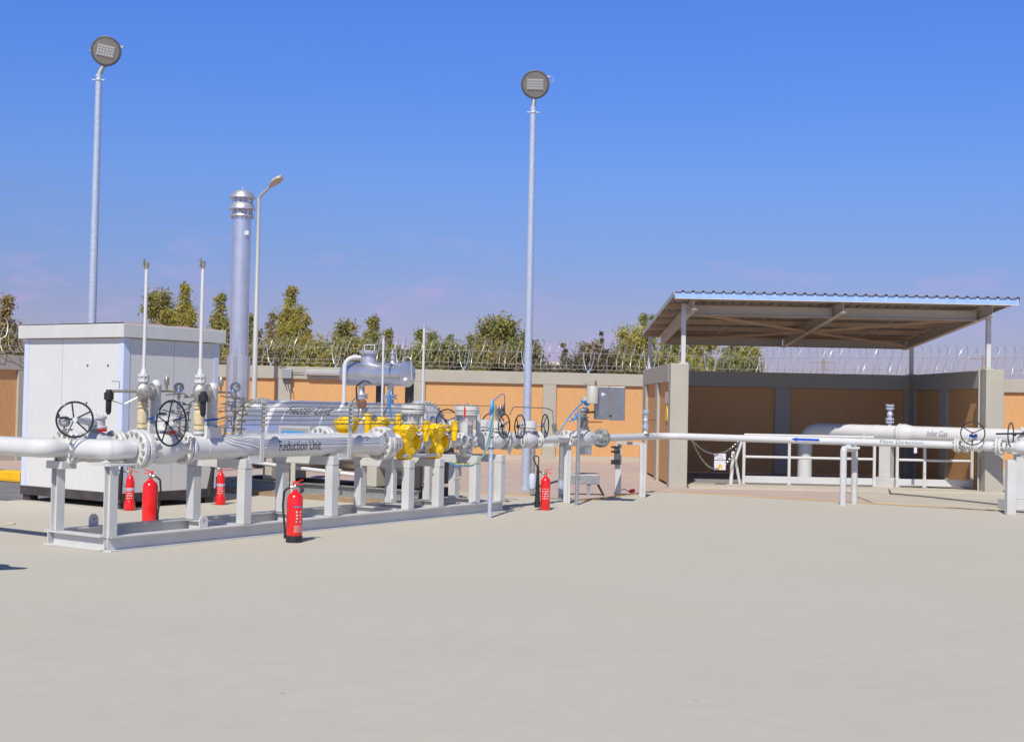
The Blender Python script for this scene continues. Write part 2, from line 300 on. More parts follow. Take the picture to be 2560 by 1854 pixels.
def worldloc(o):
    return Vector(o['_loc']) if '_loc' in o else Vector((0, 0, 0))
def thing(name, label, cat, loc=(0, 0, 0), group=None, rz=0.0):
    o = bpy.data.objects.new(name, None); COL.objects.link(o); o.empty_display_size = 0.2
    o.location = loc; o.rotation_euler = (0, 0, rz); o['label'] = label; o['category'] = cat; o['_loc'] = list(loc)
    if group: o['group'] = group
    return o
def obj(name, mb, mats, parent=None, local=False, bev=0.0, label=None, kind=None):
    off = Vector((0, 0, 0)) if (local or parent is None) else worldloc(parent)
    me = bpy.data.meshes.new(name); me.from_pydata([tuple(p - off) for p in mb.v], [], mb.f)
    for q in (mats if isinstance(mats, (list, tuple)) else [mats]): me.materials.append(M[q])
    me.polygons.foreach_set('use_smooth', mb.sm); me.polygons.foreach_set('material_index', mb.mi); me.update()
    if any(mb.sm): me.set_sharp_from_angle(angle=math.radians(48))
    o = bpy.data.objects.new(name, me); COL.objects.link(o); o['_loc'] = list(off)
    if parent: o.parent = parent
    if bev:
        md = o.modifiers.new('edge', 'BEVEL'); md.width = bev; md.segments = 2; md.limit_method = 'ANGLE'; md.angle_limit = math.radians(40)
    if label: o['label'] = label
    if kind: o['kind'] = kind
    return o
def top(name, mb, mats, label, cat, group=None, bev=0.0):
    o = obj(name, mb, mats, bev=bev); o['label'] = label; o['category'] = cat
    if group: o['group'] = group
    return o
def struct(name, mb, mats, bev=0.0): return obj(name, mb, mats, bev=bev, kind='structure')
def dup(root, name, label, loc, rz, group=None):
    r = root.copy(); COL.objects.link(r); r.location = loc; r.rotation_euler = (0, 0, rz); r['label'] = label; r['_loc'] = list(loc)
    if group: r['group'] = group
    for ch in list(root.children):
        c = ch.copy(); COL.objects.link(c); c.parent = r
        for g in ch.children:
            d = g.copy(); COL.objects.link(d); d.parent = c
    return r

def text2d(s, size=1.0, shear=0.0):
    cu = bpy.data.curves.new('lettering', 'FONT'); cu.body = s; cu.size = size; cu.shear = shear; cu.align_x = 'CENTER'; cu.align_y = 'CENTER'; cu.resolution_u = 3
    o = bpy.data.objects.new('lettering', cu); COL.objects.link(o); bpy.context.view_layer.update()
    me = o.to_mesh(); bm = bmesh.new(); bm.from_mesh(me); o.to_mesh_clear(); bpy.data.objects.remove(o); bpy.data.curves.remove(cu)
    ys = [v.co.y for v in bm.verts]; lo, hi = min(ys), max(ys)
    for k in range(1, 10):
        bmesh.ops.bisect_plane(bm, geom=bm.verts[:] + bm.edges[:] + bm.faces[:], plane_co=(0, lo + (hi - lo) * k / 10, 0), plane_no=(0, 1, 0))
    bm.verts.index_update(); vs = [v.co.copy() for v in bm.verts]; fs = [[v.index for v in f.verts] for f in bm.faces]
    xs = [v.x for v in vs]; bm.free(); return vs, fs, max(xs) - min(xs), hi - lo, (max(xs) + min(xs)) / 2, (lo + hi) / 2
def text_on_pipe(s, c, adir, outd, R, length, height, phi0=0.0, shear=0.0):
    vs, fs, wd, ht, mx, my = text2d(s, 1.0, shear); c = Vector(c); a = Vector(adir); e = Vector(outd); z = Vector((0, 0, 1)); m = MB()
    o = []
    for p in vs:
        x = (p.x - mx) * length / wd; y = (p.y - my) * height / ht; ph = phi0 + y / R
        o.append(c + a * x + (e * math.cos(ph) + z * math.sin(ph)) * (R + 0.0025))
    return m.add(o, fs)
def text_flat(s, c, xd, yd, length, height, shear=0.0):
    vs, fs, wd, ht, mx, my = text2d(s, 1.0, shear); c = Vector(c); xd = Vector(xd); yd = Vector(yd)
    return MB().add([c + xd * ((p.x - mx) * length / wd) + yd * ((p.y - my) * height / ht) for p in vs], fs)

def flange(parent, c, axis, R, t, nb, pair=True, bolt_r=0.014, mt='white', name='flange'):
    """flange on a pipe; its bolts are sub-parts sharing one mesh"""
    a = Vector(axis).normalized(); c = Vector(c); m = MB()
    if pair:
        g = 0.008
        m.disc(c - a * (t / 2 + g), a, R, t); m.disc(c + a * (t / 2 + g), a, R, t); m.disc(c, a, R * 0.78, g * 2.2)
        hw = t + g
    else: m.disc(c, a, R, t); hw = t / 2
    fo = obj(name, m, mt, parent)
    if nb:
        a_, e1, e2 = perp(a); L = hw * 2 + 0.05; first = None
        for i in range(nb):
            th = 0.13 + 2 * PI * i / nb; p = c + (e1 * math.cos(th) + e2 * math.sin(th)) * (R * 0.82)
            if first is None:
                b = MB(); b.lathe(Vector(p) - a * (L / 2), a, [(0, bolt_r * .62), (L, bolt_r * .62)], 8)
                for sgn in (-1, 1):
                    q = Vector(p) + a * (sgn * (hw + 0.012)); b.lathe(q - a * 0.012, a, [(0, bolt_r), (0.024, bolt_r)], 6, smooth=False)
                first = obj('bolt', b, 'bolt', fo); p_first = Vector(p)
            else:
                d = first.copy(); COL.objects.link(d); d.parent = fo; d.location = Vector(p) - p_first
    return fo
def handwheel(parent, c, axis, R, r=0.011, ns=5, mt='wheelgreen', rot=0.0, handle=True, dish=0.05):
    a, e1, e2 = perp(axis); c = Vector(c); m = MB().ring(c, a, R, r, 48, 8)
    for i in range(ns):
        th = rot + 2 * PI * i / ns; m.cyl(c - a * dish, c + (e1 * math.cos(th) + e2 * math.sin(th)) * R, r * 0.75, n=8)
    m.lathe(c - a * (dish + 0.02), a, [(0, 0.024), (0.05, 0.024)], 12)
    wh = obj('handwheel', m, mt, parent)
    if handle:
        th = rot + 2.4; p = c + (e1 * math.cos(th) + e2 * math.sin(th)) * R
        obj('grip', MB().lathe(p, a, [(0, .008), (0.02, .014), (0.10, .016), (0.11, .008)], 10), mt, wh)
    return wh
# ================================================================== GROUND
def sheet(pts, z): return MB().add([(p[0], p[1], z) for p in pts], [list(range(len(pts)))])
m = MB(); m.add([(-900, -200, -0.045), (900, -200, -0.045), (900, 1800, -0.045), (-900, 1800, -0.045)], [(0, 1, 2, 3)]); struct('ground', m, 'sand')
struct('paving', sheet([(-30, 5), (30, 5), (30, 40), (-30, 40)], -0.022), 'pavers')
padA = SK((9.65, 0.15, 0)); cornerA = Vector((2.72, 24.05, 0)); padB = Vector((7.917, 20.986, 0)) + (Vector((7.917, 20.986, 0)) - cornerA) * 3.5
padC = SK((9.65, 6.0, 0)); padD = SK((-12, 6.0, 0))
struct('concrete_pad', sheet([(-60, -40), (60, -40), (60, 8), padB, cornerA, padA, padC, padD, (-60, 3)], 0.0), 'concrete')
def strip(a, b, wd, z):
    a = Vector(a); b = Vector(b); d = (b - a).normalized(); n = Vector((-d.y, d.x, 0)) * wd
    return MB().add([(a.x, a.y, z), (b.x, b.y, z), (b.x + n.x, b.y + n.y, z), (a.x + n.x, a.y + n.y, z)], [(0, 1, 2, 3)])
m = strip(padA, cornerA, 0.13, 0.005); m2 = strip(cornerA, padB, 0.15, 0.005); m3 = strip(padC, padA, 0.12, 0.0095)
for q in (m2, m3): m.add(q.v, q.f)
struct('line_marking', m, 'yline')
# asphalt apron left of the cabin and the striped kerb
kd = -VX; k0 = Vector((-8.97, 23.5, 0))
struct('asphalt_strip', sheet([SK((3.2, 6.05, 0)), SK((6.0, 6.05, 0)), SK((6.0, 30, 0)), SK((3.2, 30, 0))], -0.012), 'asphalt')
kb = thing('kerb', 'low kerb painted in yellow and black blocks left of the white cabin', 'kerb', tuple(k0))
for i in range(-9, 7):
    p = k0 + kd * (i * 0.62 - 0.28); mk = 'kerby' if i % 2 == 0 else 'kerbk'; d = kd * 0.61; n_ = UX * 0.22
    b = MB(); q = [p, p + d, p + d + n_, p + n_]
    b.add([(v.x, v.y, -0.02) for v in q] + [(v.x, v.y, 0.17) for v in q], [(0, 3, 2, 1), (4, 5, 6, 7), (0, 1, 5, 4), (1, 2, 6, 5), (2, 3, 7, 6), (3, 0, 4, 7)])
    obj('kerb_block', b, mk, kb, bev=0.03)
obj('gutter_stripe', strip(k0 + kd * 6 - UX * 0.14, k0 - kd * 6 - UX * 0.14, -0.1, 0.003), 'kerby', kb)

# ================================================================== PERIMETER WALLS
def wall(label, P0, P1, piers, hgt=2.42, pw=0.37, cop=0.34, thick=0.22, base=0.0):
    """piers: centre distances along the wall; the yard side is the right-hand side walking P0 -> P1"""
    P0 = Vector(P0); P1 = Vector(P1); a = (P1 - P0); L = a.length; a.normalize(); nrm = Vector((a.y, -a.x, 0))
    fr = lambda p: P0 + a * p[0] + nrm * p[1] + Vector((0, 0, p[2]))
    t = thing('perimeter_wall', label, 'wall', tuple(P0))
    obj('coping', MB(fr).bx(0, L, -thick, 0.075, hgt - cop, hgt), 'trim', t, bev=0.012)
    edges = [0.0]
    for c in piers:
        obj('pier', MB(fr).bx(c - pw / 2, c + pw / 2, -thick - .02, 0.07, -0.03, hgt - cop - 0.002), 'trim', t, bev=0.008)
        edges += [c - pw / 2, c + pw / 2]
    edges.append(L)
    for i in range(0, len(edges), 2):
        if edges[i + 1] - edges[i] > 0.05:
            obj('panel', MB(fr).bx(edges[i] + .002, edges[i + 1] - .002, -thick + .02, 0.0, 0.10, hgt - cop - 0.002), 'orange', t)
    obj('plinth', MB(fr).bx(0, L, -thick + .01, 0.03, -0.03, 0.098), 'slab', t)
    return t, fr, L
WL0 = Vector((-13.6, 27.6, 0)); WC = Vector((-8.3, 35.5, 0)); WM1 = Vector((6.5, 37.35, 0)); WR1 = Vector((19.5, 30.0, 0))
wall('orange panelled boundary wall with grey coping running back behind the white cabin', WL0, WC, [0.2, 3.85, 7.5])
a_ = (WM1 - WC).normalized()
def along(px, y, P, a):      # distance along a wall line at a photo column
    d = ray(px, y); den = d.x * a.y - d.y * a.x; t = (P.x * a.y - P.y * a.x) / den
    return (Vector((d.x * t, d.y * t, 0)) - P).dot(a)
pc = along(1373, 1000, WC, a_)
pitch = pc - along(1045, 1000, WC, a_)
prs = sorted([pc + pitch * k for k in (-3, -2, -1, 0, 1) if 0.3 < pc + pitch * k < (WM1 - WC).length - 0.3])
wall('long orange panelled boundary wall with grey piers behind the gas skid and lamp post', WC, WM1, prs)
wall('orange boundary wall with grey coping at the right behind the open shelter', WM1, WR1, [0.3, 3.95, 8.9, 12.6])

# coils of razor wire on V brackets along the wall tops
def razor(label, P0, P1, z0, seed, t0=0.0, first=0.6, R=0.41, pitch=0.24, step=1.76):
    rr = random.Random(seed); P0 = Vector(P0); P1 = Vector(P1); a = P1 - P0; L = a.length; a.normalize(); n_ = Vector((a.y, -a.x, 0)); c0 = P0 + n_ * -0.08
    t = thing('razor_wire_fence', label, 'razor wire', tuple(P0 + Vector((0, 0, z0))))
    loops = int(L / pitch); pts = []; barbs = MB(); ns = 22
    for i in range(loops * ns):
        if i % ns == 0: rj = R * (1 + rr.uniform(-.07, .06)); dj = rr.uniform(-.05, .05); dz = rr.uniform(-.03, .03)
        th = 2 * PI * i / ns; sft = 0.10 * math.sin(th) + dj
        p = c0 + a * (i / ns * pitch + sft) + n_ * (math.cos(th) * rj * .85) + Vector((0, 0, z0 + 0.47 + dz + math.sin(th) * rj)); pts.append(p)
        if i % 3 == 0:
            tan = (-n_ * math.sin(th) * .85 + Vector((0, 0, math.cos(th)))).normalized(); wv = (a * rr.uniform(.4, 1) + n_ * rr.uniform(-.6, .6)).normalized()
            barbs.add([p - tan * .035, p + wv * .011, p + tan * .03, p - wv * .011], [(0, 1, 2, 3)])
    c = MB().tube(pts, 0.0068, 3); k = len(c.v); c.add(barbs.v, barbs.f); obj('coil', c, 'wire', t)
    for zz, off in ((0.10, .0), (0.22, -.02), (0.56, -.24)):
        obj('strand', MB().tube([c0 + a * (L * i / 30) + n_ * off + Vector((0, 0, z0 + zz + rr.uniform(-.012, .012))) for i in range(31)], 0.006, 4), 'wire', t)
    s = first
    while s < L:
        q = c0 + a * s; b = MB(); b.cyl(q + Vector((0, 0, z0 - .01)), q + Vector((0, 0, z0 + .06)), .035, n=8)
        for sg in (-1, 1):
            arm = [q + (a * .55 + n_ * .835) * (sg * x) + Vector((0, 0, z0 + zz)) for x, zz in ((0, .04), (.09, .10), (.16, .24), (.21, .42), (.24, .60))]
            for i in range(4): b.bar(arm[i], arm[i + 1], 0.045, 0.012, up=(a.x, a.y, 0.3))
        obj('bracket', b, 'galv', t); s += step
    return t
razor('silver razor wire coil on the wall top behind the white cabin', WL0, WC, 2.42, 3, first=0.9)
razor('silver razor wire coil on the long wall in front of the trees', WC, WM1, 2.42, 4, first=along(677, 900, WC, a_) % 1.76)
razor('silver razor wire coil on the wall seen through the shelter against open sky', WM1, WR1, 2.42, 5)

# ================================================================== TREES
def leaf_cloud(m, c, rad, n, rr, size, mats, squash=1.0, droop=0.0):
    c = Vector(c)
    for _ in range(n):
        d = Vector((rr.gauss(0, 1), rr.gauss(0, 1), rr.gauss(0, 1))).normalized(); k = min(1.5, abs(rr.gauss(0, .62)) + .12)
        p = c + Vector((d.x * rad * k, d.y * rad * k, d.z * rad * squash * k))
        m.m = rr.choice(mats); s = size * rr.uniform(.6, 1.35)
        t = (d * .5 + Vector((rr.uniform(-1, 1), rr.uniform(-1, 1), rr.uniform(-1, 1) - droop))).normalized()
        _, e1, e2 = perp(t); th = rr.uniform(0, PI); e = e1 * math.cos(th) + e2 * math.sin(th)
        m.add([p - t * s, p + e * s * .38, p + t * s, p - e * s * .38], [(0, 1, 2, 3)])
LEAFSETS = {'olive': ['leaf_olive', 'leaf_yellow', 'leaf_green', 'leaf_brown'], 'yellow': ['leaf_yellow', 'leaf_yellow', 'leaf_olive', 'leaf_brown'],
            'brown': ['leaf_brown', 'leaf_brown', 'leaf_olive', 'leaf_yellow'], 'green': ['leaf_green', 'leaf_olive', 'leaf_olive', 'leaf_yellow'],
            'dark': ['leaf_dark', 'leaf_dark', 'leaf_brown', 'leaf_green']}
def tree(px, topy, wpx, Y, kind, tone, label, seed, name='tree', density=1.0):
    rr = random.Random(seed); tp = D(px, topy, Y); base = Vector((tp.x, Y, -0.05)); Hh = tp.z; Wd = wpx / FPX * Y * (1.5 if kind in ('column', 'twin', 'round') else 1.0)
    t = thing(name, label, 'shrub' if name == 'shrub' else 'tree', tuple(base), 'trees and shrubs beyond the boundary wall'); fol = MB(); wood = MB()
    up = Vector((0, 0, 1)); r0 = 0.05 + 0.022 * Hh
    lean = rr.uniform(-.04, .04)
    trunk = [base + Vector((lean * z * Hh + .06 * math.sin(3 * z + seed), .05 * math.cos(4 * z + seed), z * Hh * .86)) for z in (0, .2, .4, .6, .8, 1)]
    wood.tube(trunk, [r0, r0 * .85, r0 * .68, r0 * .5, r0 * .3, r0 * .1], 8)
    clumps = []
    if kind == 'column':
        for z in [i / 15 for i in range(2, 16)]:
            wv = Wd * .5 * (math.sin(PI * min(1, (z - .05) * 1.0)) ** .55 * (1 - .35 * z) if z < .93 else .2)
            for k in range(5 if z < .85 else 3):
                th = rr.uniform(0, 2 * PI); d = wv * rr.uniform(.25, .72); clumps.append((base + Vector((math.cos(th) * d + lean * z * Hh, math.sin(th) * d, Hh * z)), wv * rr.uniform(.26, .44) + .10))
        clumps.append((tp - Vector((0, 0, .15)), .16))
    elif kind == 'round':
        for k in range(40):
            th = rr.uniform(0, 2 * PI); d = Wd * .5 * math.sqrt(rr.random()) * .78; zc = Hh * rr.uniform(.42, .95)
            lim = math.sqrt(max(0.03, 1 - (max(0, zc / Hh - .62) / .40) ** 2)); clumps.append((base + Vector((math.cos(th) * d * lim, math.sin(th) * d * lim, zc - .12 * Wd)), Wd * rr.uniform(.085, .155)))
        for k in range(5): clumps.append((tp + Vector((rr.uniform(-.22, .22) * Wd, rr.uniform(-.2, .2) * Wd, -.14 * Wd - rr.random() * .1)), Wd * .13))
    elif kind == 'twin':
        for sg, hh in ((-.24, .86), (.2, 1.0), (.02, .8)):
            for z in [i / 14 for i in range(4, 15)]:
                wv = Wd * .22 * (1.15 - .75 * z); clumps.append((base + Vector((sg * Wd + rr.uniform(-.1, .1) * Wd, rr.uniform(-.2, .2) * Wd, Hh * hh * z - .08)), wv * rr.uniform(.75, 1.2) + .06))
    elif kind == 'spiky':
        for s_ in range(4):
            ox = (s_ - 1.5) * Wd * .24 + rr.uniform(-.05, .05) * Wd; hh = Hh * (1 if s_ == 1 else rr.uniform(.62, .9)); q = base + Vector((ox, rr.uniform(-.3, .3), 0))
            wood.tube([q, q + up * hh], [.05, .008], 5)
            for z in [i / 16 for i in range(4, 17)]:
                clumps.append((q + Vector((rr.uniform(-.05, .05), rr.uniform(-.05, .05), hh * z - .04)), Wd * .25 * (1.1 - z) + .05))
    else:  # low bush
        for k in range(26):
            th = rr.uniform(0, 2 * PI); d = Wd * .5 * math.sqrt(rr.random()); clumps.append((base + Vector((math.cos(th) * d, math.sin(th) * d * .5, Hh * rr.uniform(.45, .93) - .12)), Wd * rr.uniform(.13, .21)))
    for c, r in clumps:
        leaf_cloud(fol, c, r, int((90 + 1900 * r ** 1.7) * density), rr, 0.055 + .022 * math.sqrt(r), [rr.randrange(4), rr.randrange(4), 0, 1], 1.15, .5)
    for c, r in clumps[::3]:
        z = max(0.15 * Hh, c.z - r * 1.6 - .3); tr = base + Vector((lean * z, 0, z)); wood.tube([tr, (tr + c) / 2 + Vector((0, 0, -.12)), c], [r0 * .3, r0 * .2, .012], 5)
    obj('trunk', wood, 'bark', t); obj('crown', fol, LEAFSETS[tone], t)
    return t
TREES = [
 (26, 748, 78, 40, 'column', 'brown', 'dry brown tree at the far left beside the white cabin', 'tree'),
 (398, 722, 96, 52, 'round', 'olive', 'bushy olive tree between the two tall white vent pipes', 'tree'),
 (470, 716, 74, 52, 'column', 'yellow', 'upright yellow-green tree just left of the second vent pipe', 'tree'),
 (543, 740, 66, 52, 'column', 'olive', 'olive-brown tree between the vent pipe and the chimney stack', 'tree'),
 (617, 792, 34, 50, 'column', 'green', 'dark green tree mostly hidden by the chimney stack', 'tree'),
 (662, 782, 62, 50, 'twin', 'brown', 'reddish brown thin tree right of the slim street lamp post', 'tree'),
 (722, 724, 92, 52, 'column', 'yellow', 'tallest pointed yellow tree right of the chimney stack', 'tree'),
 (768, 792, 40, 51, 'column', 'yellow', 'small yellow-brown tree leaning against the tallest pointed tree', 'tree'),
 (828, 838, 60, 50, 'bush', 'green', 'low leafy bush left of the silver drum', 'shrub'),
 (862, 801, 66, 50, 'round', 'olive', 'rounded olive tree above the left end of the silver drum', 'tree'),
 (924, 797, 56, 50, 'column', 'olive', 'pointed olive tree above the manhole of the silver drum', 'tree'),
 (966, 828, 20, 49, 'column', 'olive', 'thin wispy tree right of the silver drum manhole', 'tree'),
 (1064, 823, 60, 48, 'round', 'olive', 'small round tree between the two thin white pipes', 'tree'),
 (1108, 838, 44, 47, 'twin', 'green', 'thin forked green tree just left of the second thin white pipe', 'tree'),
 (1168, 838, 48, 48, 'twin', 'olive', 'sparse forked tree left of the big round tree', 'tree'),
 (1243, 786, 118, 48, 'round', 'olive', 'biggest round olive tree left of the central floodlight pole', 'tree'),
 (1308, 832, 36, 47, 'column', 'green', 'narrow green tree touching the central floodlight pole', 'tree'),
 (1354, 892, 40, 45, 'spiky', 'dark', 'short dark spiky conifer just right of the central floodlight pole', 'shrub'),
 (1420, 858, 62, 45, 'spiky', 'dark', 'dark brown spiky conifer above the white far building', 'shrub'),
 (1480, 852, 74, 45, 'round', 'brown', 'reddish brown bush between the dark conifers and the shelter', 'shrub'),
 (1510, 828, 40, 45, 'spiky', 'dark', 'tallest dark spiky conifer left of the yellow tree by the shelter', 'shrub'),
 (1592, 812, 104, 46, 'round', 'yellow', 'dense yellow-olive tree beside the shelter roof corner', 'tree'),
 (1618, 784, 44, 58, 'round', 'green', 'green treetop peeping over the shelter roof corner', 'tree'),
 (1680, 838, 80, 47, 'round', 'green', 'green tree seen under the shelter roof behind its left front post', 'tree'),
 (1752, 842, 88, 47, 'round', 'yellow', 'yellowish tree in the middle of the gap under the shelter roof', 'tree'),
 (1826, 842, 80, 47, 'column', 'olive', 'olive tree under the shelter roof left of the shelter gap of open sky', 'tree'),
 (1876, 862, 70, 46, 'round', 'yellow', 'last yellow-green tree before open sky under the shelter roof', 'tree'),
]
for i, (px, ty, wp, Y, kd_, tone, lb, nm) in enumerate(TREES): tree(px, ty, wp, Y, kd_, tone, lb, 100 + i, nm)
# low scrub filling the gaps between the trunks
SCRUB = [
 (590, 862, 'brown', 'low brown scrub between the chimney stack and the street lamp post'), (655, 866, 'brown', 'low brown scrub just right of the street lamp post'),
 (712, 858, 'olive', 'low scrub below the tallest pointed yellow tree'), (775, 862, 'yellow', 'yellowish low scrub right of the tallest pointed yellow tree'),
 (905, 852, 'olive', 'low scrub behind the manhole of the silver drum'), (955, 868, 'green', 'low green scrub left of the first thin white pipe'),
 (1012, 868, 'green', 'low scrub at the right end of the silver drum'), (1070, 866, 'olive', 'low scrub between the two thin white pipes'),
 (1128, 866, 'green', 'low scrub right of the second thin white pipe'), (1180, 862, 'olive', 'low scrub left of the big round tree'),
 (1232, 858, 'brown', 'brownish low scrub below the biggest round tree'), (1290, 860, 'green', 'low scrub left of the central floodlight pole'),
 (1352, 905, 'dark', 'lowest dark scrub right of the central floodlight pole'), (1455, 882, 'dark', 'dark low scrub among the spiky conifers'),
 (1505, 872, 'dark', 'dark low scrub under the tallest spiky conifer'), (1552, 868, 'brown', 'brown low scrub left of the yellow tree by the shelter'),
 (1612, 872, 'olive', 'low scrub behind the left rear post of the shelter'), (1668, 876, 'green', 'low scrub under the shelter roof at its left end'),
 (1725, 880, 'yellow', 'yellow low scrub under the shelter roof'), (1790, 880, 'olive', 'low scrub under the shelter roof in the middle'), (1850, 884, 'green', 'last low scrub before open sky under the shelter roof')]
for i, (px, ty, tone, lb) in enumerate(SCRUB): tree(px, ty - (26 if px < 1320 else 12), 118, 43.5 + (i % 4) * .7, 'bush', tone, lb, 300 + i, 'shrub', 1.35)

# buildings and power poles far behind
def box_house(label, P, sx, sy, h, mt):
    t = thing('building', label, 'building', tuple(P)); x, y = P[0], P[1]
    obj('wall', MB().bx(x - sx / 2, x + sx / 2, y, y + sy, -0.05, h), mt, t); obj('roof', MB().bx(x - sx / 2 - .15, x + sx / 2 + .15, y - .15, y + sy + .15, h + .003, h + .22), mt, t)
    for i in range(int(sx / 3)):
        obj('window', MB().bx(x - sx / 2 + 1 + i * 3, x - sx / 2 + 1.9 + i * 3, y - .03, y + .05, h * .45, h * .75), 'lampgrey', t)
p = D(1385, 912, 90); box_house('long low whitewashed building far behind the dark conifers', (p.x, 90, 0), 4.6, 5, p.z, 'whitewall')
p = D(988, 874, 110); box_house('flat white rooftop far away beside the silver drum', (p.x, 110, 0), 3.8, 5, p.z, 'whitewall')
p = D(765, 888, 60); box_house('pale stone house with a ribbed front behind the wall left of the silver drum', (p.x, 60, 0), 2.6, 4, p.z, 'stonewall')
for px, ty, lb in ((2058, 897, 'brown power pole with one crossarm seen in the shelter gap'), (2458, 888, 'brown power pole with crossarm beside the shelter right rear corner')):
    tp = D(px, ty, 75); t = thing('power_pole', lb, 'power pole', (tp.x, 75, 0), 'distant power poles')
    obj('pole', MB().cyl((tp.x, 75, -.05), (tp.x, 75, tp.z), .10, .07, 8), 'hazewood', t); obj('crossarm', MB().bar((tp.x - .7, 75, tp.z - .2), (tp.x + .7, 75, tp.z - .2), .08, .08), 'hazewood', t)
# thin overhead lines drooping across the sky
for i, (ya, yb, dz) in enumerate(((442, 705, .8), (456, 724, .8), (482, 742, .9))):
    a = D(-150, ya - 22, 70); b = D(1700, yb + 30, 150)
    top('overhead_line', MB().tube(sag(a, b, dz, 24), .008, 4), 'lightgrey', ['topmost of the thin overhead power lines crossing the sky', 'middle one of the thin overhead power lines crossing the sky', 'lowest of the thin overhead power lines crossing the sky'][i], 'power line', 'overhead power lines')
# ================================================================== FLOODLIGHT POLES AND STREET LAMP
def floodlight(basexy, headc, label, tilt, twist, loop, spin=0.0):
    bx_, by_ = basexy; hc = Vector(headc); t = thing('floodlight_pole', label, 'floodlight', (bx_, by_, 0), 'tall round-headed floodlight poles')
    topz = hc.z - 0.40
    obj('pole', MB().lathe((bx_, by_, 0), (0, 0, 1), [(0, .078), (topz * .5, .068), (topz, .054)], 20), 'galv', t)
    obj('base_plate', MB().lathe((bx_, by_, -0.02), (0, 0, 1), [(0, .11), (.035, .11)], 20), 'galv', t)
    b = MB().lathe((bx_, by_, topz - .12), (0, 0, 1), [(0, .06), (.006, .066), (.03, .066), (.036, .06)], 16)
    b.cyl((bx_ - .11, by_ - .02, topz - .105), (bx_ + .11, by_ - .02, topz - .105), .012, n=6); obj('collar', b, 'galv', t)
    obj('spigot', MB().cyl((bx_, by_, topz - .01), (bx_ * .5 + hc.x * .5, by_ + .02, topz + .16), .05, .045, 14), 'galv_dull', t)
    ax = Vector((0, -math.cos(tilt), -math.sin(tilt))); ax.rotate(Matrix.Rotation(twist, 3, 'Z'))
    hd = MB().lathe(hc - ax * .14, ax, [(0, .10), (.03, .17), (.08, .24), (.12, .262), (.155, .262), (.165, .25), (.165, .232), (.15, .230)], 40)
    for k in range(14):
        th = 2 * PI * k / 14; _, e1, e2 = perp(ax); q = hc - ax * .10 + (e1 * math.cos(th) + e2 * math.sin(th)) * .16; hd.bar(q, q - ax * .07 + (e1 * math.cos(th) + e2 * math.sin(th)) * -.05, .012, .06)
    h = obj('lamp_housing', hd, 'lampgrey', t)
    obj('lens', MB().lathe(hc + ax * .0105, ax, [(0, .231), (.010, .226), (.016, .0)], 40), 'lens', h)
    a_2, e1, e2 = perp(ax)
    cu = e1 * math.cos(spin) + e2 * math.sin(spin); cv = e2 * math.cos(spin) - e1 * math.sin(spin)
    ledm = MB(); cen = hc + ax * .030; ledm.bar(cen - ax * .004, cen + ax * .002, .30, .20, up=tuple(cv))
    for i in range(6):
        for j in range(4):
            q = cen + cu * ((i - 2.5) * .048) + cv * ((j - 1.5) * .048); ledm.lathe(q, ax, [(0, .0232), (.008, .021), (.012, .008)], 10)
    obj('led_array', ledm, 'led', h)
    br = MB(); side = Vector((1, 0, 0))
    if loop:
        br.tube(fil([hc + Vector((.2, .06, .16)), hc + Vector((.27, .06, .165)), hc + Vector((.345, .05, .13)), hc + Vector((.32, .05, .06)), hc + Vector((.25, .05, .07))], .03), .006, 6)
        br.bar(hc + Vector((.16, .05, .15)), hc + Vector((.27, .05, .165)), .03, .03)
    else:
        br.bar(hc + Vector((.18, .06, .10)), hc + Vector((.29, .05, .085)), .03, .04); br.bar(hc + Vector((-.19, .08, .12)), hc + Vector((-.24, .06, .17)), .04, .03); br.bar(hc + Vector((-.2, .06, -.01)), hc + Vector((-.30, .05, .02)), .035, .03)
    obj('bracket', br, 'lightgrey', h)
    ca = MB().tube(fil([Vector((bx_ + .03, by_ + .04, topz + .1)), Vector((hc.x + .04, by_ + .10, topz + .22)), hc - ax * .14], .06), .009, 6); obj('cable', ca, 'black', t)
    return t
b1 = D(225, 800, 23); b1t = D(245, 169, 23)
floodlight((b1t.x + .02, 23), D(265, 128, 22.94), 'tall galvanised floodlight pole with a round grey lamp behind the white cabin', math.radians(12), math.radians(6), False, math.radians(-11))
floodlight((0.29, 24), D(1338, 211.5, 23.93), 'tall galvanised floodlight pole with a round grey lamp in the middle of the yard', math.radians(14), 0.0, True)
lp = D(640, 700, 35.0); x0, y0 = lp.x, 34.3; tz = D(644, 492, 34.3).z; x0 = D(640, 800, 34.3).x
t = thing('street_lamp', 'slim pale lamp post with a bent arm and flat lamp head beside the chimney stack', 'street lamp', (x0, y0, 0))
obj('pole', MB().lathe((x0, y0, -.02), (0, 0, 1), [(0, .075), (tz * .55, .063), (tz * .55 + .01, .052), (tz, .042)], 14), 'lightgrey', t)
ah = D(676, 466, 34.0); obj('arm', MB().cyl((x0, y0, tz - .02), tuple(ah), .036, .032, 10), 'lightgrey', t)
he = D(703, 444, 33.6); dv = (he - ah); hm = MB(); A, e1, e2 = perp(dv); e2 = Vector((0, 0, 1)); 
sidev = Vector((.55, .83, 0)); hp = [(-.02, .05), (.12, .13), (.25, .16), (.42, .13), (.50, .05)]
vs = []; L_ = dv.length; 
for tt, wv in hp:
    c_ = ah + dv.normalized() * (tt * L_ * 2.1)
    for sx_, sz_ in ((-1, -.02), (1, -.02), (.8, .05), (-.8, .05)): vs.append(c_ + sidev * (wv * sx_) + Vector((0, 0, sz_ + .04 * (.25 - abs(tt - .25)))))
fs = [(3, 2, 1, 0), (16, 17, 18, 19)]
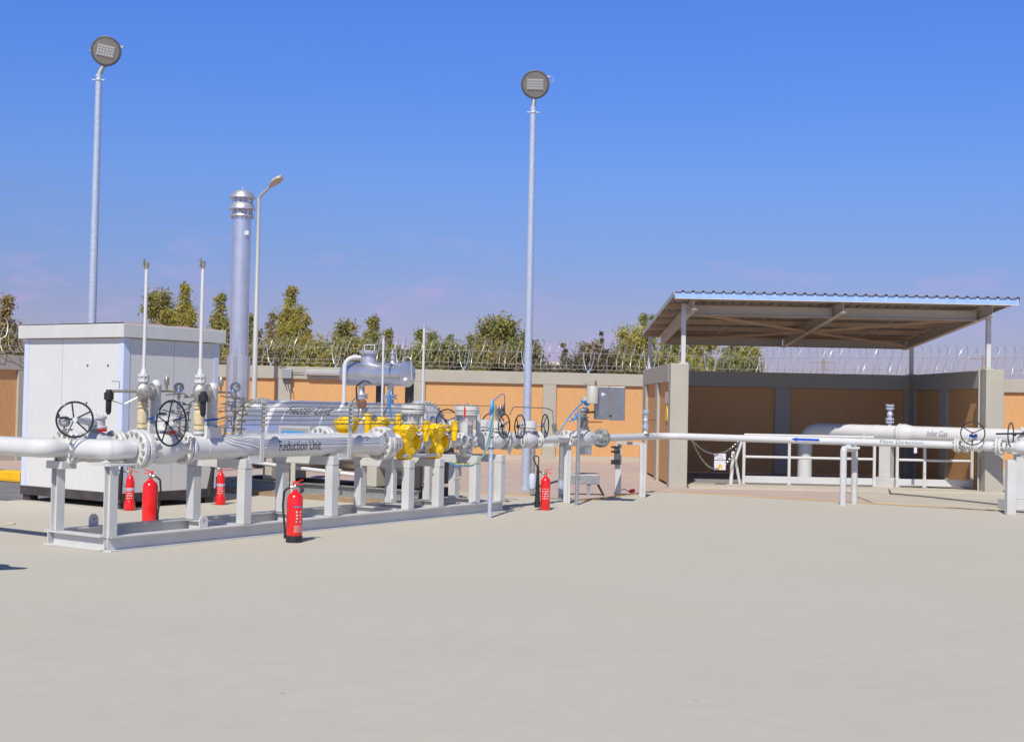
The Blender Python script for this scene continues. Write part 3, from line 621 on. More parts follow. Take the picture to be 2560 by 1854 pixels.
for i in range(4):
    for k in range(4): k2 = (k + 1) % 4; fs.append((i * 4 + k, i * 4 + k2, i * 4 + 4 + k2, i * 4 + 4 + k))
hm.add(vs, fs, False); obj('lamp_head', hm, 'tank', t, bev=.008)

# ================================================================== WHITE CABIN
cb = (3.28, 3.83)
t = thing('equipment_cabin', 'white panelled equipment cabin on a dark steel base beside the gas skid', 'cabin', tuple(SK((cb[0], cb[1], 0))))
u0, u1, v0, v1 = cb[0], cb[0] + 1.76, cb[1], cb[1] + 2.20
zb, zt = .215, 2.36
def panel(fn, n, label=None):
    """ribbed sandwich panel: fn(s, depth, z) with s along the face"""
    return fn
mf = MB(SK)
def ribbed(axis, s0, s1, face, sgn, nm):
    k = int((s1 - s0) / .055); m = MB(SK); m2 = []
    vs = []; 
    for i in range(k):
        a0 = s0 + (s1 - s0) * i / k; a1 = s0 + (s1 - s0) * (i + 1) / k; g = .006
        m2 += [(a0, 0), (a1 - g, 0), (a1 - g, .0022), (a1, .0022)]
    m2.append((s1, 0))
    for a_s, dep in m2:
        for z in (zb, zt): vs.append((a_s, face - sgn * dep, z) if axis == 'u' else (face - sgn * dep, a_s, z))
    fs = []
    for i in range(len(m2) - 1):
        q = (i * 2, i * 2 + 2, i * 2 + 3, i * 2 + 1); fs.append(q)
    m.add(vs, fs); return obj('wall_panel', m, 'panelw', t)
ribbed('v', v0 + .09, (v0 + v1) / 2 + .222, u0, -1, 'a'); ribbed('v', (v0 + v1) / 2 + .226, v1 - .10, u0, -1, 'b')
ribbed('u', u0 + .12, (u0 + u1) / 2 + .023, v0, -1, 'c'); ribbed('u', (u0 + u1) / 2 + .027, u1 - .09, v0, -1, 'd')
ribbed('v', v0 + .1, v1 - .1, u1, 1, 'e'); ribbed('u', u0 + .1, u1 - .1, v1, 1, 'f')
obj('core', MB(SK).bx(u0 + .02, u1 - .02, v0 + .02, v1 - .02, zb + .01, zt), 'panelw', t)
for (a, b, wu, wv) in ((u0 - .006, v0 - .006, .12, .10), (u0 - .006, v1 - .10, .10, .106), (u1 - .09, v0 - .006, .096, .10), (u1 - .1, v1 - .1, .106, .106)):
    obj('corner_post', MB(SK).bx(a, a + wu, b, b + wv, zb - .002, zt + .004), 'cabtrim', t, bev=.004)
obj('base_frame', MB(SK).bx(u0 - .01, u1 + .01, v0 - .01, v1 + .01, .085, zb - .004), 'frame', t, bev=.006)
for a in (u0 + .02, u1 - .17):
    for b in (v0 + .02, v1 - .17): obj('foot', MB(SK).bx(a, a + .15, b, b + .15, 0, .086), 'frame', t)
ov = .075
rf = MB(SK); rf.bx(u0 - ov, u1 + ov, v0 - ov, v1 + ov, zt + .008, zt + .20); ro = obj('roof', rf, 'cabroof', t, bev=.01)
mtop = MB(SK); xs = [u0 - ov + .01 + (u1 - u0 + 2 * ov - .02) * i / 12 for i in range(13)]; ys = [v0 - ov + .01, v1 + ov - .01]
vs = [(x, y, zt + .206 + (.012 * math.sin(i * 2.1) + .010 if y == ys[0] else .004)) for i, x in enumerate(xs) for y in ys]
mtop.add(vs, [(2 * i, 2 * i + 2, 2 * i + 3, 2 * i + 1) for i in range(12)]); mtop.add([(x, ys[0] - .004, zt + .19) for x in xs] + [(x, ys[0] - .004, vs[2 * i][2]) for i, x in enumerate(xs)], [(i, i + 1, i + 14, i + 13) for i in range(12)])
obj('roof_sheet', mtop, 'signpeach', ro)
bm_ = MB(SK)
for vv in (v0 + .32, v0 + .76):
    for zz in (1.98, 1.45): bm_.lathe((u0 - .012, vv, zz), (1, 0, 0), [(0, .008), (.004, .016), (.012, .016)], 10)
obj('bolt_caps', bm_, 'lampgrey', t)

# ================================================================== PIPE SKID (steel frame under the reduction streams)
ZP, VN, VF = 1.02, .10, .75
sk = thing('pipe_skid', 'long white steel skid frame with H posts carrying the reduction pipework', 'skid', tuple(O))
def hbeam(m, p0, p1, h, wd, tf=.014, tw=.012):
    """I-section from p0 to p1 (skid axes), web vertical"""
    p0 = Vector(p0); p1 = Vector(p1); up = Vector((0, 0, 1))
    m.bar(p0 + up * (h / 2 - tf / 2), p1 + up * (h / 2 - tf / 2), wd, tf); m.bar(p0 - up * (h / 2 - tf / 2), p1 - up * (h / 2 - tf / 2), wd, tf); m.bar(p0, p1, tw, h - 2 * tf)
BH = .155; LS = 7.0
for vv in (-.02, .93):
    m = MB(SK); hbeam(m, (-.03, vv, BH / 2), (LS, vv, BH / 2), BH, .13); obj('long_beam', m, 'white_matt', sk)
m = MB(SK); hbeam(m, (0, .05, BH / 2 + .001), (0, .86, BH / 2 + .001), BH - .004, .13); obj('end_beam', m, 'white_matt', sk)
for uu in (1.85, 3.31, 4.8, 5.45, 6.3, 6.92):
    m = MB(SK); hbeam(m, (uu, .05, BH / 2), (uu, .86, BH / 2), BH - .004, .10); obj('cross_beam', m, 'white_matt', sk)
def hpost(uu, vv, z0, z1, s=.098):
    m = MB(SK); m.bx(uu - s / 2, uu + s / 2, vv - s / 2, vv - s / 2 + .012, z0, z1); m.bx(uu - s / 2, uu + s / 2, vv + s / 2 - .012, vv + s / 2, z0, z1); m.bx(uu - .006, uu + .006, vv - s / 2 + .012, vv + s / 2 - .012, z0, z1)
    return obj('post', m, 'white_matt', sk)
def sqpost(uu, vv, z0, z1, s=.12):
    return obj('post', MB(SK).bx(uu - s / 2, uu + s / 2, vv - s / 2, vv + s / 2, z0, z1), 'white_matt', sk, bev=.006)
hpost(0, -.02, BH + .002, .86); hpost(0, .82, BH + .002, .80)
obj('saddle', MB(SK).bx(-.08, .3, -.10, .22, .862, .878), 'white_matt', sk); obj('saddle', MB(SK).bx(-.08, .1, .66, .92, .802, .88), 'white_matt', sk)
FR = [1.85, 3.31, 4.8, 5.45, 6.3, 6.92]
for i, uu in enumerate(FR):
    zt_ = .885 if i < 2 else (.80 if i < 4 else .82)
    sqpost(uu, -.02, BH + .002, zt_ - .11); sqpost(uu, .80, BH + .002, zt_ - .11)
    obj('crossbar', MB(SK).bx(uu - .055, uu + .055, -.085, .875, zt_ - .108, zt_), 'white_matt', sk, bev=.006)
obj('runner', MB(SK).bx(4.75, 5.55, -.005, .055, .83, .875), 'white_matt', sk)
for uu, vv in ((.55, .93), (1.25, -.02), (6.45, .93), (5.9, .93)):
    a, e1, e2 = perp((0, 1, 0)); m = MB(SK); m.lathe((uu, vv - .008, BH + .075), (0, 1, 0), [(0, .058), (.016, .058)], 20); m.bx(uu - .058, uu + .058, vv - .0085, vv + .0085, BH + .002, BH + .07)
    m.m = 1; m.lathe((uu, vv - .0095, BH + .078), (0, 1, 0), [(0, .018), (.019, .018)], 12)
    obj('lifting_lug', m, ['white_matt', 'galv_dull'], sk)
for uu, zz in ((2.02, .90), (3.515, .90)):                                  # flat bars that carry the tubing
    obj('angle_bracket', MB(SK).bx(uu - .16, uu + .035, -.12, -.06, zz - .055, zz - .04).bx(uu - .16, uu + .035, -.072, -.06, zz - .04, zz + .02), 'white_matt', sk)
    obj('tubing_bar', MB(SK).bx(uu - .03, uu + .03, -.118, -.108, zz - .038, 1.56), 'white_matt', sk)
    m = MB(SK)
    for k in range(6): m.bx(uu - .028, uu + .028, -.15, -.119, 1.262 + k * .05, 1.292 + k * .05); 
    for k in range(6): m.lathe((uu, -.162, 1.277 + k * .05), (0, 1, 0), [(0, .010), (.014, .010)], 6)
    obj('clamp_strip', m, 'lightgrey', sk)

# ================================================================== PIPES ON THE SKID
def pipe(m, a, b, r, n=32): m.cyl(a, b, r, n=n)
# near stream
t = thing('gas_pipe', 'thick white Reduction Unit pipe with bolted flanges on the front of the skid', 'pipe', tuple(SK((1.1, VN, ZP))))
m = MB(SK); pipe(m, (1.02, VN, ZP), (4.24, VN, ZP), .134, 40); m.lathe((4.20, VN, ZP), (1, 0, 0), [(0, .134), (.06, .16), (.09, .16)], 32)
for q_ in (1.32, 2.42, 4.06): m.ring((q_, VN, ZP), (1, 0, 0), .1335, .0045, 40, 6)
obj('pipe_body', m, 'white', t)
flange(t, SK((4.37, VN, ZP)), UX, .218, .058, 14, bolt_r=.019)
m = MB(SK).lathe((4.43, VN, ZP), (1, 0, 0), [(0, .15), (.10, .085), (.17, .08)], 24); obj('reducer', m, 'white', t)
flange(t, SK((4.63, VN, ZP)), UX, .128, .03, 8, bolt_r=.013)
obj('lettering', text_on_pipe('Reduction Unit', SK((2.735, VN, ZP)), UX, -VX, .134, .71, .122, .05), 'ink', t)
obj('drain', MB(SK).cyl((4.52, .02, ZP - .16), (4.52, .02, .32), .017, n=8).lathe((4.52, .02, .30), (0, 0, 1), [(0, .03), (.06, .03)], 8).cyl((4.52, .02, ZP - .2), (4.52, .08, ZP - .09), .02, n=8), 'white', t)
# far stream
t = thing('gas_pipe', 'parallel white pipe partly hidden behind the Reduction Unit pipe', 'pipe', tuple(SK((.7, VF, ZP))))
m = MB(SK); pipe(m, (.66, VF, ZP), (3.86, VF, ZP), .120, 32); obj('pipe_body', m, 'white', t)
flange(t, SK((3.98, VF, ZP)), UX, .205, .055, 12, bolt_r=.019)
m = MB(SK).lathe((4.04, VF, ZP), (1, 0, 0), [(0, .15), (.12, .085), (.2, .08)], 24); obj('reducer', m, 'white', t)
# header pipes coming in from the left
t = thing('header_pipe', 'white outlet pipe entering from the left edge and elbowing into a bolted flange', 'pipe', tuple(SK((-.3, 1.4, ZP))))
m = MB(SK); m.tube(fil([(-.255, 9.5, ZP), (-.255, VF, ZP), (.0, VF, ZP)], .20, 12), .100, 28); obj('pipe_body', m, 'white', t)
flange(t, SK((.045, VF, ZP)), UX, .195, .04, 12, pair=True, bolt_r=.017)
m = MB(SK); 
for vv in (3.4, 7.2): sx_ = 1
obj('pipe_support', MB(SK).bx(-.31, -.20, 3.35, 3.46, 0, ZP - .1), 'white_matt', t)
t = thing('connecting_pipe', 'short white pipe with a rounded elbow joining the two bolted flanges', 'pipe', tuple(SK((.08, .4, ZP))))
m = MB(SK); m.tube(fil([(.06, .62, ZP), (.06, VN, ZP), (.34, VN, ZP)], .14, 12), .102, 28); m.ball((.10, VN + .035, ZP), .104, 20); obj('pipe_body', m, 'white', t)
flange(t, SK((.43, VN, ZP)), UX, .205, .055, 14, bolt_r=.019)

def ballvalve(label, uu, vv, hubuv, wheelR, gearuv, waxis, rot):
    t = thing('ball_valve', label, 'valve', tuple(SK((uu, vv, ZP))), 'handwheel ball valves at the left end of the skid')
    m = MB(SK).lathe((uu, vv, ZP), (1, 0, 0), [(-.30, .165), (-.24, .165), (-.235, .135), (-.17, .13), (-.13, .155), (-.07, .168), (.05, .168), (.11, .15), (.16, .125), (.22, .122)], 32)
    m.bolts((uu - .21, vv, ZP), (1, 0, 0), .15, 12, .014, .05); obj('body', m, 'white', t)
    flange(t, SK((uu + .265, vv, ZP)), UX, .175, .036, 12, bolt_r=.014)
    gu, gv, gz = gearuv
    m = MB(SK).cyl((uu, vv, ZP + .15), (uu, vv, gz - .05), .055, n=16); obj('stem', m, 'galv_dull', t)
    m = MB(SK).lathe((uu, vv, gz - .06), (0, 0, 1), [(0, .12), (.02, .125), (.03, .10), (.10, .10), (.11, .115), (.13, .115), (.145, .08)], 24)
    m.bolts((uu, vv, gz + .085), (0, 0, 1), .095, 8, .009, .02)
    hub = Vector((hubuv[0], hubuv[1], hubuv[2])); m.cyl((uu, vv + 0.0, gz), tuple(hub), .055, .026, 14); obj('gearbox', m, 'white', t, label='pale grey gearbox')
    obj('position_tag', MB(SK).bx(uu - .05, uu + .05, vv - .125, vv - .118, gz - .09, gz - .06), 'red', t)
    handwheel(t, SK(hub), SKD(waxis), wheelR, ns=5, rot=rot)
    return t
ballvalve('white ball valve with a dark handwheel and gauge above the left flange', .40, VF, (-.10, VF - .30, 1.318), .180, (.40, VF, 1.275), (-.55, -1, .0), .5)
ballvalve('white ball valve with a big dark handwheel in front of the second pressure gauge stand', .79, VN, (.64, VN - .26, 1.295), .235, (.79, VN, 1.27), (.15, -1, .0), .3)

# vertical damper bottles on the gearboxes / pipe tops
for uu, vv, z0, lb in ((1.21, VF, 1.18, 'white capped upright bottle on a square block beside the first vent stack'), (1.45, VN, 1.16, 'white capped upright bottle beside the second vent stack')):
    t = thing('damper_bottle', lb, 'bottle', tuple(SK((uu, vv, z0))), 'upright white bottles beside the vent stacks')
    obj('bottle', MB(SK).lathe((uu, vv, z0), (0, 0, 1), [(0, .058), (.50, .058), (.505, .061), (.52, .061), (.55, .05), (.575, .025), (.58, 0)], 20), 'white', t)
    obj('block', MB(SK).bx(uu - .16, uu + .07, vv - .09, vv + .09, z0 - .035, z0 + .10), 'white', t, bev=.01)
    obj('neck', MB(SK).cyl((uu, vv, ZP + .1), (uu, vv, z0 - .03), .05, n=14), 'galv_dull', t)

# vent stacks: cream valve, cast relief valve, tall thin pipe
def vent(uu, vv, label, with_filter):
    t = thing('vent_stack', label, 'vent stack', tuple(SK((uu, vv, ZP + .1))), 'relief valves with tall thin vent pipes')
    z = ZP + .10
    m = MB(SK).lathe((uu, vv, z), (0, 0, 1), [(0, .038), (.05, .038), (.052, .062), (.08, .062), (.082, .045), (.10, .045)], 18); obj('nozzle', m, 'white', t)
    m = MB(SK).lathe((uu, vv, z + .10), (0, 0, 1), [(0, .060), (.025, .060), (.027, .044), (.05, .044), (.056, .056), (.12, .062), (.19, .062), (.20, .046), (.225, .046), (.227, .062), (.245, .062), (.247, .05), (.262, .05), (.264, .060), (.285, .060)], 20)
    m.bolts((uu, vv, z + .115), (0, 0, 1), .050, 6, .009, .05); obj('shutoff_valve', m, 'cream', t)
    b = SK((uu, vv, z + .27)); pts_ = SKD((.9, -.45, 0)).normalized()
    obj('lever', MB().bar(b + Vector((0, 0, -.07)) - VX * .09, b + Vector((0, 0, -.055)) - VX * .09 + UX * .17 - VX * .03, .03, .022), 'bluepaint', t, bev=.005)
    zc = z + .385
    m = MB(SK).lathe((uu, vv, zc), (0, 0, 1), [(0, .05), (.04, .055), (.08, .072), (.15, .075), (.2, .05)], 18)
    m.lathe((uu - .02, vv - .02, zc + .115), (-.55, -.83, 0), [(0, .05), (.10, .06), (.102, .085), (.15, .085), (.16, .07), (.175, .03)], 18)
    m.lathe((uu + .0, vv, zc + .115), (.83, -.55, 0), [(0, .05), (.07, .055), (.072, .095), (.11, .095), (.12, .07), (.13, .0)], 18); m.bolts((uu + .075, vv - .05, zc + .115), (.83, -.55, 0), .08, 8, .010, .03)
    obj('relief_valve', m, 'castal', t)
    m = MB(SK).lathe((uu, vv, zc + .2), (0, 0, 1), [(0, .045), (.02, .045), (.022, .062), (.045, .062), (.047, .045), (.08, .045), (.082, .062), (.105, .062), (.107, .04), (.15, .028), (.18, .02)], 18)
    m.bolts((uu, vv, zc + .263), (0, 0, 1), .052, 8, .008, .10); obj('outlet_flange', m, 'white', t)
    obj('vent_pipe', MB(SK).lathe((uu, vv, zc + .36), (0, 0, 1), [(0, .020), (3.0 - zc - .36, .0185)], 14), 'white', t)
    cp = MB(SK).lathe((uu, vv, 2.985), (0, 0, 1), [(0, .022), (.02, .027), (.075, .027), (.08, .01)], 12); cp.bx(uu - .05, uu - .03, vv - .01, vv + .01, 3.0, 3.09); obj('vent_cap', cp, 'castal', t)
    if with_filter == 1:
        q = (uu - .33, vv + .17); h = (uu, vv)
        obj('air_line', MB(SK).cyl((uu - .06, vv + .02, zc + .115), (q[0], q[1], zc + .115), .016, n=8).tube(fil([(uu - .08, vv, zc + .05), (uu - .2, vv + .08, zc - .03), (q[0], q[1], zc + .02)], .06), .006, 6).tube(fil([(q[0] + .10, q[1] - .05, zc + .14), (q[0] + .10, q[1] - .05, zc + .22), (q[0] + .03, q[1], zc + .22)], .01), .005, 5), 'brass', t)
    else:
        q = (uu - .14, vv - .21)
        obj('air_line', MB(SK).cyl((uu, vv - .06, zc + .15), (q[0], q[1], zc + .13), .016, n=8), 'brass', t)
    m = MB(SK).lathe((q[0], q[1], zc - .145), (0, 0, 1), [(0, .012), (.03, .03), (.16, .032), (.165, .052), (.24, .052), (.245, .035), (.275, .03)], 16); obj('filter_bowl', m, 'black', t)
    return t
vent(1.03, VF, 'tall thin vent pipe over a cream valve with a black filter hanging on its left', 1)
vent(1.26, VN, 'tall thin vent pipe over a cream valve with a black filter hanging in front', 2)

def gauge(c, d, label, r=.058, stemz=.16, group='round dial pressure gauges'):
    c = Vector(c); d = Vector(d).normalized(); t = thing('pressure_gauge', label, 'gauge', tuple(c - Vector((0, 0, stemz))), group)
    obj('case', MB().lathe(c - d * .03, d, [(0, r * .8), (.01, r), (.05, r), (.056, r * .93), (.056, r * .86), (.05, r * .84)], 24), 'dullsteel', t)
    obj('dial', MB().lathe(c + d * .019, d, [(0, r * .85), (.002, 0)], 24), 'lightgrey', t)
    a, e1, e2 = perp(d); obj('needle', MB().bar(c + d * .024 - e1 * r * .2, c + d * .024 + (e1 + e2 * .6).normalized() * r * .65, .006, .003, up=tuple(d)), 'black', t)
    obj('stem', MB().cyl(c - Vector((0, 0, r)), c - Vector((0, 0, stemz)), .011, n=8).lathe(c - Vector((0, 0, r + .06)), (0, 0, 1), [(0, .014), (.0, .022), (.035, .022), (.035, .014)], 6), 'brass', t)
    return t
FACE = Vector((.30, -.95, 0))
gauge(SK((1.54, VF, 1.675)), Vector((.45, -.9, 0)), 'round dial gauge between the two vent stacks')
gauge(SK((1.79, VN, 1.69)), Vector((.35, -.94, 0)), 'round dial gauge in front of the chimney stack base', stemz=.5)
gauge(SK((-.02, VF - .03, 1.29)), Vector((-.1, -1, 0)), 'round dial gauge inside the left handwheel', stemz=.2)
# instrument tubing: sense lines, fittings and manifolds behind the gauges
rr = random.Random(11)
for st, (vv, ub, lb) in enumerate(((VF, 1.34, 'cluster of bent steel sense lines and brass fittings behind the handwheel'), (VN, 1.55, 'tangle of bent steel sense lines and brass fittings before the chimney'))):
    t = thing('sense_lines', lb, 'tubing', tuple(SK((ub, vv, ZP + .1)))); m = MB(SK); fm = MB(SK)
    for k in range(5):
        z = 1.25 + k * .085; y0_ = vv - .02 + rr.uniform(-.03, .03)
        m.tube(fil([(ub - .02, y0_, z), (ub + .13 + .02 * k, y0_ - .05, z - rr.uniform(-.02, .05)), (ub + .22 + .03 * (k % 3), y0_ - .08, z - rr.uniform(.02, .09)), (ub + .30, y0_ - .05, z - .02)], .03, 4), .0065, 6)
        for q in range(3):
            uu_ = ub + .06 + .13 * q + rr.uniform(-.03, .03); fm.lathe((uu_, y0_ - .04, z - .01 - .01 * q), rr.choice([(1, 0, 0), (0, 0, 1), (0, 1, 0)]), [(0, .014), (.045, .014)], 6, smooth=False)
    for k in range(3):
        uu_ = ub + .10 + .12 * k; m.tube(fil([(uu_, vv, ZP + .12), (uu_, vv - .03, 1.3 + .1 * k), (uu_ + .12, vv - .06, 1.36 + .1 * k)], .03, 4), .0065, 6); fm.lathe((uu_, vv, ZP + .11), (0, 0, 1), [(0, .02), (.05, .02), (.05, .012), (.1, .012)], 6, smooth=False)
    obj('sense_tube', m, 'tubing', t); obj('fitting', fm, 'brass', t)
    for k in range(3): obj('needle_valve', MB(SK).lathe((ub + .16, vv - .05, 1.26 + k * .16), (0, 0, 1), [(0, .02), (.02, .028), (.06, .028), (.08, .018), (.10, .018)], 10), 'steel', t)
    m2 = MB(SK).cyl((ub - .05, vv, 1.63), (ub + .16, vv, 1.63), .012, n=8).lathe((ub + .02, vv, 1.64), (0, 0, 1), [(0, .012), (.05, .016), (.07, .028), (.13, .028), (.16, .012)], 10); obj('safety_plug', m2, 'brass', t)
# long parallel tubing lines carried by the flat bars
t = thing('tubing_bundle', 'six parallel thin steel tubes running along the front of the skid above the pipe', 'tubing', tuple(SK((1.9, -.14, 1.27))))
ends = [5.1, 4.6, 4.55, 6.2, 4.75, 6.6]
for k in range(6):
    z = 1.275 + k * .05; m = MB(SK)
    pts = [(1.36 + .03 * (k % 3), -.04, z - .03), (1.44 + .03 * (k % 3), -.10, z)] + [(1.8 + (ends[k] - 1.8) * i / 8, -.14, z + .003 * math.sin(i * 1.7 + k)) for i in range(9)]
    if k < 3: pts += [(ends[k] + .03, -.08, z), (ends[k] + .05, .02, z - .08)]
    elif k == 3: pts += [(ends[k] + .02, -.02, z), (ends[k] + .02, .05, z)]
    m.tube(pts, .0050, 6); obj('tube', m, 'tubing', t)
m = MB(SK).tube(fil([(3.50, -.13, 1.30), (3.50, -.15, 1.55), (3.57, -.15, 1.60), (3.65, -.15, 1.55), (3.65, -.13, 1.42)], .04), .0065, 6); obj('tube', m, 'tubing', t)

# ------------------------------------------------------------------ yellow regulators
def regulator(uu, vv, label, full):
    t = thing('gas_regulator', label, 'regulator', tuple(SK((uu, vv, .8))), 'yellow pressure regulators'); c = (uu, vv); zo = 0.0 if full else .075
    m = MB(SK).lathe((uu, vv, .80), (0, 0, 1), [(0, .085), (.02, .112), (.05, .118), (.055, .108), (.10, .112), (.20, .118), (.26, .105), (.31, .10), (.36, .10)], 24)
    m.lathe((uu - .20, vv, ZP), (1, 0, 0), [(0, .112), (.04, .112), (.045, .07), (.12, .078), (.28, .078), (.355, .07), (.36, .112), (.40, .112)], 22)
    m.lathe((uu + .02, vv - .09, ZP - .10), (0, -1, 0), [(0, .055), (.035, .055), (.04, .04), (.05, .036)], 12)
    obj('body', m, 'yellow', t)
    m = MB(SK).lathe((uu, vv, 1.105 + zo), (0, 0, 1), [(-.05, .095), (.0, .135), (.02, .150), (.085, .152), (.087, .163), (.115, .163), (.117, .148), (.135, .13), (.15, .07), (.165, .06), (.168, .0)], 28)
    m.bolts((uu, vv, 1.208 + zo), (0, 0, 1), .150, 12, .010, .06)
    for sg in (-1, 1): m.ring((uu + sg * .125, vv - .02, 1.255 + zo), (0, 1, 0), .026, .009, 14, 6)
    obj('diaphragm_case', m, 'yellow', t)
    m = MB(SK).tube(fil([(uu - .12, vv - .10, 1.20 + zo), (uu - .05, vv - .17, 1.25 + zo), (uu + .1, vv - .17, 1.25 + zo), (uu + .2, vv - .15, 1.22 + zo)], .05), .010, 6); obj('pilot_line', m, 'yellow', t)
    q = (uu + .24, vv - .17)
    m = MB(SK).lathe((q[0], q[1], 1.03 + zo), (0, 0, 1), [(0, .012), (.015, .036), (.10, .044), (.15, .046), (.155, .055), (.185, .055), (.19, .042), (.26, .042), (.265, .048), (.285, .044)], 16); m.cyl((uu + .1, vv - .05, 1.18 + zo), (q[0], q[1], 1.19 + zo), .016, n=8); obj('pilot_regulator', m, 'yellow', t)
    m = MB(SK).lathe((q[0], q[1] + .0, 1.02), (0, 0, 1), [(-.12, .008), (.0, .010), (.03, .012)], 8); m.lathe((q[0] + .06, q[1] + .03, 1.20), (0, 0, 1), [(0, .012), (.03, .018), (.12, .018), (.14, .01), (.19, .008)], 8)
    m.lathe((q[0] + .13, q[1] + .03, 1.33), (0, -1, 0), [(0, .02), (.02, .045), (.05, .045), (.055, .03)], 16); m.tube(fil([(q[0], q[1], .93), (q[0] + .03, q[1] - .02, .92), (q[0] + .06, q[1], .86)], .02), .007, 6); obj('pilot_fitting', m, 'steel', t)
    return t
regulator(4.86, VN, 'yellow regulator next to the Reduction Unit pipe flange', True)
regulator(5.49, VN, 'yellow regulator next to the white filter pot with lettering', True)
regulator(4.45, VF + .02, 'yellow regulator mostly hidden behind the second tubing bar', False)
regulator(5.10, VF + .02, 'yellow regulator whose top shows just right of the large pipe flange', False)
# white spool pieces between regulators
def spool(uu0, uu1, vv, r, label, nb=8, R=.125):
    t = thing('flanged_spool', label, 'pipe', tuple(SK(((uu0 + uu1) / 2, vv, ZP))), 'short white flanged pipe pieces')
    obj('pipe_body', MB(SK).cyl((uu0, vv, ZP), (uu1, vv, ZP), r, n=20), 'white', t)
    for q, s in ((uu0 + .02, 1), (uu1 - .02, -1)): flange(t, SK((q, vv, ZP)), UX, R, .034, nb, pair=False, bolt_r=.013)
    return t
spool(5.08, 5.27, VN, .07, 'short white flanged pipe between the two front yellow regulators')
spool(5.71, 6.12, VN, .075, 'short white flanged pipe between the yellow regulator and the filter pot')
spool(5.31, 5.72, VF, .07, 'short white flanged pipe behind the front yellow regulators')
spool(4.24, 4.24 + .02, VF, .07, 'white flange joint in front of the hidden yellow regulator', 0)
# ------------------------------------------------------------------ filters
def filter_pot(uu, vv, label, lettering):
    t = thing('gas_filter', label, 'filter', tuple(SK((uu, vv, .82))), 'white filter pots with bolted lids')
    m = MB(SK).lathe((uu, vv, .80), (0, 0, 1), [(0, .055), (.03, .088), (.06, .096), (.47, .096), (.50, .105), (.56, .135), (.58, .135)], 28)
    m.lathe((uu - .15, vv, ZP), (1, 0, 0), [(0, .078), (.30, .078)], 20); obj('pot', m, 'white', t)
    m = MB(SK).disc((uu, vv, 1.415), (0, 0, 1), .168, .055); obj('neck_flange', m, 'white', t); lid = obj('lid', MB(SK).disc((uu, vv, 1.482), (0, 0, 1), .168, .06), 'white', t)
    obj('gasket', MB(SK).disc((uu, vv, 1.447), (0, 0, 1), .150, .012), 'black', t)
    m = MB(SK).bolts((uu, vv, 1.45), (0, 0, 1), .143, 14, .014, .175); m.lathe((uu, vv, 1.51), (0, 0, 1), [(0, .03), (.03, .03), (.04, .012), (.06, .012)], 12); obj('bolt_circle', m, 'bolt', t)
    if lettering:
        n_ = Vector((.62, -.78, 0)); side = Vector((.78, .62, 0)); vs, fs, wd, ht, mx, my = text2d('Filter unit', 1.0); cc = SK((uu, vv, 1.055)); o_ = []
        for p in vs:
            z = (p.x - mx) * .40 / wd; y = (p.y - my) * .085 / ht; ph = -y / .096; o_.append(cc + (n_ * math.cos(ph) + side * math.sin(ph)) * .0985 + Vector((0, 0, z)))
        obj('lettering', MB().add(o_, fs), 'ink', t)
    m = MB(SK).tube(fil([(uu + .10, vv + .02, 1.485), (uu + .34, vv + .05, 1.485), (uu + .36, vv + .05, 1.15), (uu + .36, vv, ZP)], .10, 8), .036, 14); obj('balance_pipe', m, 'white', t)
    m = MB(SK).cyl((uu, vv, .82), (uu, vv, .66), .022, n=10).lathe((uu + .04, vv, .68), (1, 0, 0), [(0, .02), (.06, .03), (.10, .02)], 10).tube(fil([(uu - .12, vv, .80), (uu - .12, vv, .50), (uu - .28, vv, .50)], .02), .014, 8); obj('drain', m, 'tank', t)
    return t
filter_pot(6.24, VN, 'white filter pot lettered down its side with a thick bolted lid', True)
filter_pot(5.90, VF + .05, 'white filter pot with bolted lid behind the yellow regulators', False)
t = thing('safety_tag', 'small red hanging tag beside the filter pot lid', 'tag', tuple(SK((5.98, -.06, 1.42)))); obj('plate', MB(SK).bx(5.97, 5.985, -.07, -.045, 1.36, 1.50), 'red', t, bev=.003); obj('hook', MB(SK).bx(5.972, 5.983, -.062, -.052, 1.501, 1.53), 'steel', t)

# ------------------------------------------------------------------ plug valves downstream, with small black wheels
def plugvalve(uu, vv, label, wheels, big=1.0, bonnet='square'):
    t = thing('plug_valve', label, 'valve', tuple(SK((uu, vv, ZP))), 'white valves with small black wheels')
    m = MB(SK).lathe((uu, vv, ZP), (1, 0, 0), [(-.22, .075), (-.20, .075), (-.16, .10 * big), (-.08, .125 * big), (.06, .125 * big), (.13, .10 * big), (.2, .075)], 22); obj('body', m, 'white', t)
    flange(t, SK((uu - .24, vv, ZP)), UX, .138, .032, 8, bolt_r=.014); flange(t, SK((uu + .22, vv, ZP)), UX, .138, .032, 8, bolt_r=.014)
    m = MB(SK).lathe((uu, vv, ZP + .10), (0, 0, 1), [(0, .08), (.04, .075), (.042, .125), (.065, .125), (.067, .10), (.08, .10), (.082, .13), (.17, .13), (.18, .11), (.19, .05)], 24); m.bolts((uu, vv, ZP + .155), (0, 0, 1), .11, 10, .011, .06); obj('bonnet', m, 'white', t)
    for (du, dv_, dz, ax, rt) in wheels:
        c = Vector((uu + du, vv + dv_, ZP + dz)); obj('wheel_stem', MB(SK).cyl((uu + du * .3, vv, ZP + dz), tuple(c), .012, n=8), 'white', t); handwheel(t, SK(c), SKD(ax), .17, .010, 3, 'black', rt, handle=False, dish=.03)
    return t
plugvalve(6.98, VN, 'white valve with a black wheel just behind the galvanised pole with blue cable', [(-.12, -.22, .22, (.1, -1, 0), .4)])
plugvalve(7.82, VN, 'white double-wheel valve in front of the central floodlight pole', [(-.40, -.12, .205, (.12, -1, 0), .2), (.40, -.05, .215, (.25, -1, 0), 1.1)])
